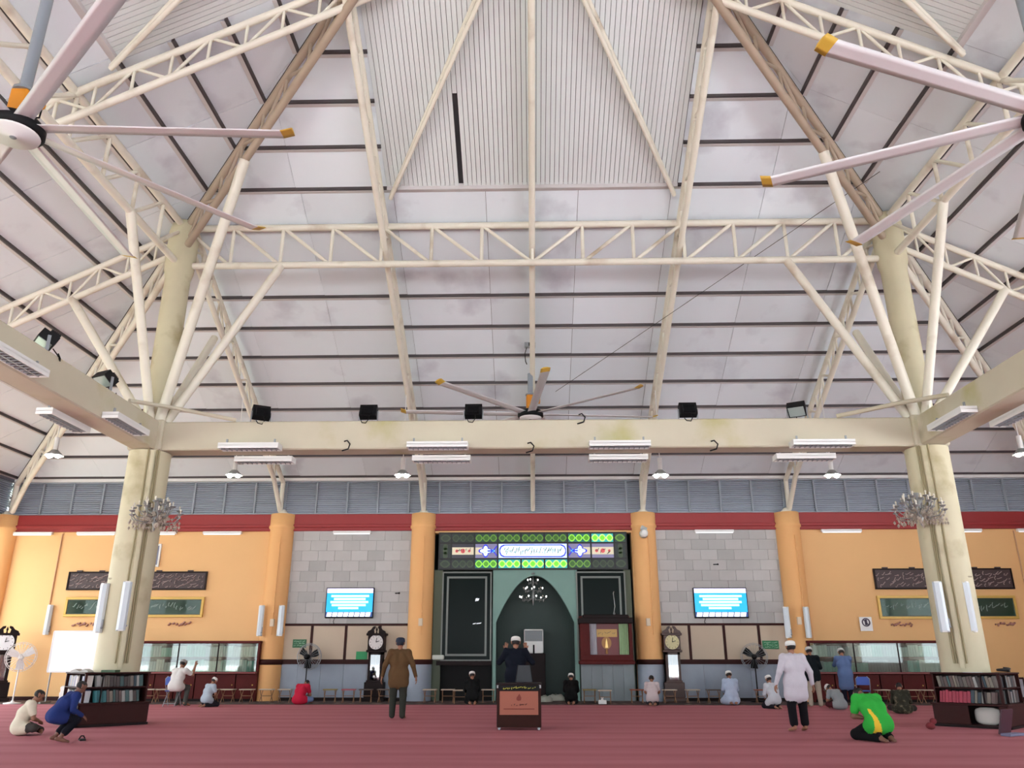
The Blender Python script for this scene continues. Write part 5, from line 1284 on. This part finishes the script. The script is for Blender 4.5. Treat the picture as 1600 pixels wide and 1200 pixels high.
def make_person(loc, rz, label, J, shirt, pants, hair=(28, 24, 22), cap=None, skin=(150, 104, 80), s=1., long_sleeve=True, hem=.10, loose=1., bare=True, res=.014, alt=None, altm=None, crop=0., relab=None, trouser_end=1.):
    c = []
    P, Ch, N, Hd, hf = [np.array(J[k], float) for k in ('pelvis', 'chest', 'neck', 'head', 'hf')]
    upv = Hd-N; upv /= np.linalg.norm(upv); hf = hf-upv*(hf @ upv); hf /= np.linalg.norm(hf); ear = np.cross(hf, upv)
    ax = lambda v: np.array((v, 0., 0.)); lx = loose
    # torso: a wide, shallow trunk that narrows at the waist
    sp = Ch-P; sp /= np.linalg.norm(sp)
    c += [(P-ax(.085), P+ax(.085), .108*lx, .108*lx, PANTS, .05), (P+sp*.09-ax(.06), P+sp*.09+ax(.06), .115*lx, .115*lx, SHIRT, .05),
          (P+sp*.10-ax(.05), Ch-ax(.07), .11*lx, .118*lx, SHIRT, .05), (P+sp*.10+ax(.05), Ch+ax(.07), .11*lx, .118*lx, SHIRT, .05)]
    nd = N-Ch; nd /= np.linalg.norm(nd)
    c += [(Ch-ax(.08), N-nd*.06-ax(.06), .12*lx, .085*lx, SHIRT, .04), (Ch+ax(.08), N-nd*.06+ax(.06), .12*lx, .085*lx, SHIRT, .04)]
    # shirt hem falls over the hips
    for sd in (-1, 1):
        K = np.array(J['knL' if sd < 0 else 'knR'], float); Hh = P+ax(sd*.09); d = K-Hh; d /= np.linalg.norm(d)
        if hem > 0: c.append((Hh+sp*.05, Hh+d*hem, .108*lx, .118*lx, SHIRT, .04))
    if hem > .04:
        dm = (np.array(J['knL'], float)+np.array(J['knR'], float))/2-P; dm /= np.linalg.norm(dm)
        c.append((P+sp*.05, P+dm*hem, .118*lx, .12*lx, SHIRT, .05)); c.append((P-ax(.085), P+ax(.085), .122*lx, .122*lx, SHIRT, .04))
    if J.get('robe'):
        for a, b, ra, rb in J['robe']: c.append((np.array(a), np.array(b), ra, rb, SHIRT, .05))
    # neck, head
    c += [(N-nd*.02, N+upv*.07, .056, .05, SKIN, .02), (Hd-hf*.022+upv*.018, Hd+hf*.012+upv*.025, .088, .086, SKIN, .02), (Hd+hf*.028-upv*.05, Hd+hf*.022-upv*.0, .062, .074, SKIN, .03),
          (Hd+hf*.062-upv*.082, Hd+hf*.05-upv*.06, .028, .04, SKIN, .02), (Hd+hf*.096-upv*.022, Hd+hf*.118-upv*.04, .010, .015, SKIN, .012), (Hd+hf*.098-upv*.068-ear*.02, Hd+hf*.098-upv*.068+ear*.02, .009, .009, SKIN, .008)]
    for sd in (-1, 1):
        c += [(Hd+ear*sd*.088-upv*.03, Hd+ear*sd*.092+upv*.015-hf*.008, .013, .017, SKIN, .008), (Hd+hf*.088+ear*sd*.034+upv*.0, Hd+hf*.089+ear*sd*.034+upv*.0, .013, .013, EYE, .004)]
    # limbs
    for sd, t in ((-1, 'L'), (1, 'R')):
        S, E, W = [np.array(J[k+t], float) for k in ('sh', 'el', 'wr')]; K, A, T = [np.array(J[k+t], float) for k in ('kn', 'an', 'toe')]; Hh = P+ax(sd*.09)
        sl = SHIRT if long_sleeve else SKIN; ll = lx if long_sleeve else 1.
        c += [(N-nd*.045, S, .06, .075*lx, SHIRT, .03), (S, E, .068*lx, .05*lx, SHIRT, .03), (E, W, .046*ll, .034*ll, sl, .02)]
        if not long_sleeve: c[-2] = (S, S+(E-S)*.62, .068*lx, .062*lx, SHIRT, .03); c.append((S+(E-S)*.5, E, .047, .042, SKIN, .02))
        fd = np.array(J.get('hd'+t, W-E), float); hand(c, W, fd, sd, J.get('hu'+t, (0, -.3, 1.)))
        Ae = A+(K-A)*crop
        c += [(Hh, K, .098*lx, .07*lx, PANTS, .04), (K, Ae, .07*lx, (.056*lx if crop == 0 else .066*lx), PANTS, .02)]
        if crop > 0: c.append((Ae+(K-A)*.08, A, .046, .036, SKIN, .012))
        ft = T-A; c += [(A-np.array(J.get('heel', (0, .03, 0))), A+ft*.45, .034, .034, SKIN, .02), (A+ft*.4-ax(.012), T-ax(.015), .03, .022, SKIN, .015), (A+ft*.4+ax(.012), T+ax(.018), .03, .022, SKIN, .015)]
    def rel(Pv, lab):
        q = Pv-Hd; z = q @ upv; y = q @ hf; dist = np.linalg.norm(q, axis=1)
        m = (lab == SKIN) & (dist < .125) & (np.abs(q @ ear) < .098) & (((y < .02) & (z > -.055)) | ((z > .055) & (y < .075)))
        earm = (np.abs(q @ ear) > .084) & (z < .03)
        lab = np.where(m & ~earm, HAIR, lab)
        if relab: lab = relab(Pv, lab)
        return lab
    Pv, Fq, lb = sdf_mesh(c, res, rel)
    zmin = Pv[:, 2].min()
    Pv = Pv*s; Pv[:, 2] -= zmin*s
    root = thing('person', label, 'person', (loc[0], loc[1], loc[2] if len(loc) > 2 else .013), rz, 'people in the prayer hall')
    me = bpy.data.meshes.new('body'); me.from_pydata(Pv.tolist(), [], Fq.tolist())
    mm = [mat('skin_%d_%d_%d' % skin, skin, .6, var=.06, scale=8), shirt if not isinstance(shirt, tuple) else mat('cloth_%d_%d_%d' % shirt, shirt, .9, var=.10, scale=7, bump=.25, spec=.12),
          pants if not isinstance(pants, tuple) else mat('cloth_%d_%d_%d' % pants, pants, .9, var=.10, scale=7, bump=.25, spec=.12), mat('hair_%d_%d_%d' % hair, hair, .7), BLACK, altm or WHITE]
    for x in mm: me.materials.append(x)
    me.polygons.foreach_set('material_index', lb.astype(np.int32)); me.polygons.foreach_set('use_smooth', np.ones(len(Fq), bool)); me.update()
    o = bpy.data.objects.new('body', me); COL.objects.link(o); o.parent = root
    if cap:
        # close-fitting round cap with a band
        Hc = (Hd+upv*.035-hf*.008)*s; Hc[2] -= zmin*s
        M = Matrix((ear, hf, upv)).transposed()
        p = MB(); p.lathe([(.099*s, -.015*s), (.104*s, .0), (.103*s, .035*s), (.094*s, .068*s), (.06*s, .086*s), (0, .09*s)], 18, Hc, M); cp = p.build('cap', mat('cap_%d_%d_%d' % cap, cap, .8, var=.05, scale=20), root)
        p = MB(); p.lathe([(.105*s, -.012*s), (.107*s, .0), (.106*s, .022*s), (.104*s, .024*s)], 18, Hc, M); p.build('cap_band', mat('capband_%d_%d_%d' % cap, tuple(int(v*.93) for v in cap), .8), cp)
    return root

def upper(P, lean, curve, nod, lat=0.):
    P = np.array(P, float); f = lambda a: np.array((lat*math.cos(a)*.5, math.sin(a), math.cos(a)))
    Ch = P+.28*f(lean); a2 = lean+curve; N = Ch+.23*f(a2); a3 = a2+nod; Hd = N+.165*f(a3)
    sh = N-.045*f(a2)
    return dict(pelvis=P, chest=Ch, neck=N, head=Hd, hf=(0, math.cos(a3), -math.sin(a3)), shL=sh+np.array((-.185, 0, 0)), shR=sh+np.array((.185, 0, 0)))
def stand(stride=0., lean=.03, nod=.05, feet=.11, arms='down', curve=.05):
    J = upper((0, 0, .92), lean, curve, nod)
    J.update(knL=(-feet*.95, .03+stride*.5, .49), anL=(-feet, stride, .08), toeL=(-feet*1.2, stride+.19, .03), knR=(feet*.95, .03-stride*.4, .49), anR=(feet, -stride, .08), toeR=(feet*1.2, -stride+.19, .03))
    S = J['shL']
    for sd, t in ((-1, 'L'), (1, 'R')):
        sh = J['sh'+t]
        if arms == 'down': J['el'+t] = sh+np.array((sd*.07, -.03, -.29)); J['wr'+t] = sh+np.array((sd*.085, .05, -.53)); J['hu'+t] = (sd, 0, .0); J['hd'+t] = (0, .12, -1)
        if arms == 'swing': J['el'+t] = sh+np.array((sd*.13, -.05, -.27)); J['wr'+t] = sh+np.array((sd*.19, .05, -.50)); J['hu'+t] = (sd, 0, .0); J['hd'+t] = (sd*.25, .12, -1)
        if arms == 'folded': J['el'+t] = sh+np.array((sd*.09, .02, -.28)); J['wr'+t] = sh+np.array((-sd*.08, .20, -.34)); J['hu'+t] = (0, 1, .2); J['hd'+t] = (-sd, .3, .1)
        if arms == 'ears': J['el'+t] = sh+np.array((sd*.17, .06, -.20)); J['wr'+t] = sh+np.array((sd*.03, .08, .05)); J['hd'+t] = (-sd*.1, .05, 1); J['hu'+t] = (0, -1, .1)
        if arms == 'reach': J['el'+t] = sh+np.array((sd*.05, .20, -.20)); J['wr'+t] = sh+np.array((sd*.0, .42, -.18)); J['hu'+t] = (0, .1, 1)
    return J
def kneel(lean=.12, curve=.12, nod=.25, arms='lap', spread=.15):
    J = upper((0, 0, .27), lean, curve, nod)
    J.update(heel=(0, .0, -.02))
    for sd, t in ((-1, 'L'), (1, 'R')):
        J['kn'+t] = (sd*spread, .40, .09); J['an'+t] = (sd*.10, -.07, .075); J['toe'+t] = (sd*.07, -.22, .035)
        sh = J['sh'+t]
        if arms == 'lap': J['el'+t] = sh+np.array((sd*.06, .06, -.27)); J['wr'+t] = np.array((sd*.15, .27, .36)); J['hu'+t] = (0, 0, 1)
        if arms == 'floor': J['el'+t] = np.array((sd*.25, .42, .22)); J['wr'+t] = np.array((sd*.22, .62, .06)); J['hu'+t] = (0, 0, 1); J['hd'+t] = (0, 1, 0)
    return J
def cross(lean=.15, curve=.15, nod=.25, arms='lap'):
    J = upper((0, 0, .14), lean, curve, nod); J.update(heel=(0, 0, 0))
    for sd, t in ((-1, 'L'), (1, 'R')):
        J['kn'+t] = (sd*.33, .24, .15); J['an'+t] = (-sd*.10, .34-.06*sd, .09); J['toe'+t] = (-sd*.24, .34-.06*sd, .05)
        sh = J['sh'+t]; J['el'+t] = sh+np.array((sd*.07, .06, -.26)); J['wr'+t] = np.array((sd*.16, .30, .28)); J['hu'+t] = (0, 0, 1)
    return J
def chairsit(arms='lap', lean=.15, curve=.1, nod=.2):
    J = upper((0, -.02, .56), lean, curve, nod)
    for sd, t in ((-1, 'L'), (1, 'R')):
        J['kn'+t] = (sd*.13, .42, .52); J['an'+t] = (sd*.14, .36, .08); J['toe'+t] = (sd*.16, .55, .03)
        sh = J['sh'+t]; J['el'+t] = sh+np.array((sd*.06, .10, -.26)); J['wr'+t] = np.array((sd*.12, .38, .70)); J['hu'+t] = (0, 0, 1)
        if arms == 'raise' and sd > 0: J['el'+t] = sh+np.array((.12, .18, -.12)); J['wr'+t] = sh+np.array((.10, .30, .13)); J['hd'+t] = (0, .2, 1); J['hu'+t] = (0, -1, .1)
    return J
def place(px, py, hpx=None, base=1.72):
    q = onZ(px, py, .013)
    if hpx is None: return (q.x, q.y), 1.
    return (q.x, q.y), onY(px, hpx, q.y).z/base
WCAP = (226, 224, 220)
KN = 1.10    # height of a kneeling figure at scale 1
def seated(px, py, hpx, J, base, rz, label, **k):
    (x, y), s = place(px, py, hpx, base); make_person((x, y+.12), rz, label, J, s=s, **k)
GLOSSY = None
# left foreground
seated(20, 1150, 1074, cross(.25, .2, .2), .93, -.9, 'man in a cream shirt sitting cross-legged at the left edge', shirt=(214, 206, 184), pants=(66, 62, 60), long_sleeve=False, res=.012, loose=1.12, skin=(140, 96, 74))
J = upper((0, -.08, .50), .62, .12, -.15); J.update(heel=(0, .04, 0))
for sd, t in ((-1, 'L'), (1, 'R')):
    J['kn'+t] = (sd*.16, .30, .42); J['an'+t] = (sd*.15, .02, .09); J['toe'+t] = (sd*.17, .2, .03); sh = J['sh'+t]
    J['el'+t] = sh+np.array((sd*.10, -.06, -.24)); J['wr'+t] = sh+np.array((sd*.06, .14, -.36)); J['hu'+t] = (sd*.3, .2, 1)
(x, y), s = place(82, 1161, 1057, 1.24)
make_person((x, y+.05), -.75, 'man in a dark blue shirt crouching in front of the left bookcase', J, (38, 52, 104), (26, 26, 34), s=s, crop=.34, hem=.12, loose=1.12, res=.012, skin=(120, 80, 64))
seated(92, 1112, 1057, kneel(), KN, -.3, 'man in a white cap half hidden behind the crouching man', shirt=(222, 218, 212), pants=(90, 90, 96), cap=WCAP)
# along the front
(x, y), s = place(270, 1104)
make_person((x, y), -.2, 'man in a white shirt sitting on the blue chair by the left cabinet', chairsit('raise', .3, .1, .1), (216, 214, 210), (84, 88, 84), cap=(150, 148, 144), s=1.05, long_sleeve=False, loose=1.1)
seated(318, 1105, 1055, kneel(.25, .15, .25), KN, -.55, 'man in a pale blue shirt and white cap kneeling beside the left cabinet', shirt=(170, 182, 194), pants=(44, 44, 50), cap=WCAP, long_sleeve=False, loose=1.12)
seated(464, 1101, 1060, cross(.35, .3, .6), .82, -.35, 'man in a red shirt sitting bowed in front of the left tiled bay', shirt=(186, 36, 62), pants=(110, 130, 170), long_sleeve=False, loose=1.1)
(x, y), s = place(620, 1123, 996)
make_person((x, y), .05, 'man in a brown shirt standing on the carpet left of the niche', stand(.06, .02, .02, .12, 'swing'), (98, 74, 50), (54, 56, 50), s=s, hair=(28, 34, 48), loose=1.16, hem=.16, cap=(34, 44, 66), res=.012, long_sleeve=True)
seated(737, 1101, 1047, kneel(.1, .08, .2), KN, .15, 'man in black with a white cap kneeling left of the niche', shirt=(26, 27, 27), pants=(22, 22, 24), cap=WCAP, loose=1.1)
(x, y), s = place(806, 1128, 994)
make_person((x, y), 0, 'man in dark robes and white cap standing with hands raised behind the donation box', stand(0, .03, .1, .12, 'ears'), (22, 26, 36), (20, 22, 28), cap=WCAP, s=s, loose=1.2, hem=.35, res=.012)
seated(893, 1101, 1050, kneel(.12, .1, .3), KN, -.1, 'man in black with a white cap kneeling right of the niche', shirt=(20, 20, 20), pants=(22, 22, 24), cap=WCAP, loose=1.18)
seated(1021, 1103, 1052, kneel(.18, .1, .2), KN, -.15, 'bareheaded man in a pale pink shirt kneeling by the right niche pillar', shirt=(198, 184, 184), pants=(40, 38, 44), long_sleeve=False, loose=1.1)
J = kneel(.1, .1, .25); J['robe'] = [((-.16, .1, .14), (.16, .1, .14), .14, .14), ((-.2, .3, .11), (-.1, -.05, .13), .11, .13), ((.2, .3, .11), (.1, -.05, .13), .11, .13)]
seated(1146, 1102, 1047, J, KN, .05, 'man in a pale blue robe and white cap kneeling in front of the right fan', shirt=(176, 190, 212), pants=(176, 190, 212), cap=WCAP, loose=1.12, hem=.2)
seated(1214, 1108, 1052, kneel(.25, .12, .1), KN, .35, 'man in a white shirt and white cap kneeling beside the right outer pillar', shirt=(196, 200, 206), pants=(30, 30, 36), cap=WCAP, loose=1.12, hem=.16)
(x, y), s = place(1247, 1143, 1001)
make_person((x+.05, y), .08, 'man in a long white shirt and black trousers standing on the right of the carpet', stand(-.05, .0, .08, .13, 'swing'), (200, 196, 204), (24, 22, 26), cap=WCAP, s=s, loose=1.2, hem=.24, crop=.22, res=.012)
(x, y), s = place(1268, 1104, 1010)
make_person((x+.15, y), 0, 'man in a black shirt and beige trousers standing behind the man in white', stand(.02, .05, .25, .14, 'folded'), (22, 28, 32), (172, 162, 146), cap=(214, 214, 210), s=s, loose=1.14)
(x, y), s = place(1337, 1104, 1011)
make_person((x, y+.5), -.1, 'man in a blue-grey tunic and white cap standing at the right cabinet', stand(0, .12, .4, .1, 'reach'), (96, 118, 158), (26, 28, 40), cap=(206, 208, 206), s=s, loose=1.14, hem=.34)
seated(1318, 1109, 1066, cross(.45, .35, .3), .84, .5, 'man in a grey shirt and white cap sitting bowed before the right cabinet', shirt=(146, 152, 154), pants=(70, 30, 36), cap=WCAP, long_sleeve=False, loose=1.12)
CAMO = mat('camouflage', (60, 60, 50), .85, var=.7, scale=9, stain=((128, 118, 98), 10), spec=.1)
seated(1415, 1116, 1064, cross(.2, .2, .2), .95, -.35, 'bareheaded man in a camouflage shirt sitting near the right bookcase', shirt=CAMO, pants=(50, 46, 44), loose=1.15)
(x, y), s = place(1386, 1161)
def side_panel(P, lab): return np.where((lab == SHIRT) & (P[:, 0] < -.06-.25*(P[:, 2]-.2)) & (P[:, 0] > -.17) & (P[:, 2] < .50) & (P[:, 1] < .3), ALT, lab)
make_person((x, y+.2), .22, 'man in a green and yellow shirt kneeling bent forward on the right', kneel(.50, .30, .6, 'lap', .2), (54, 170, 66), (22, 22, 24), s=1.08, long_sleeve=False, loose=1.18, hem=.05, res=.012, altm=mat('cloth_yellow', (228, 190, 50), .85), relab=side_panel, skin=(120, 82, 66))
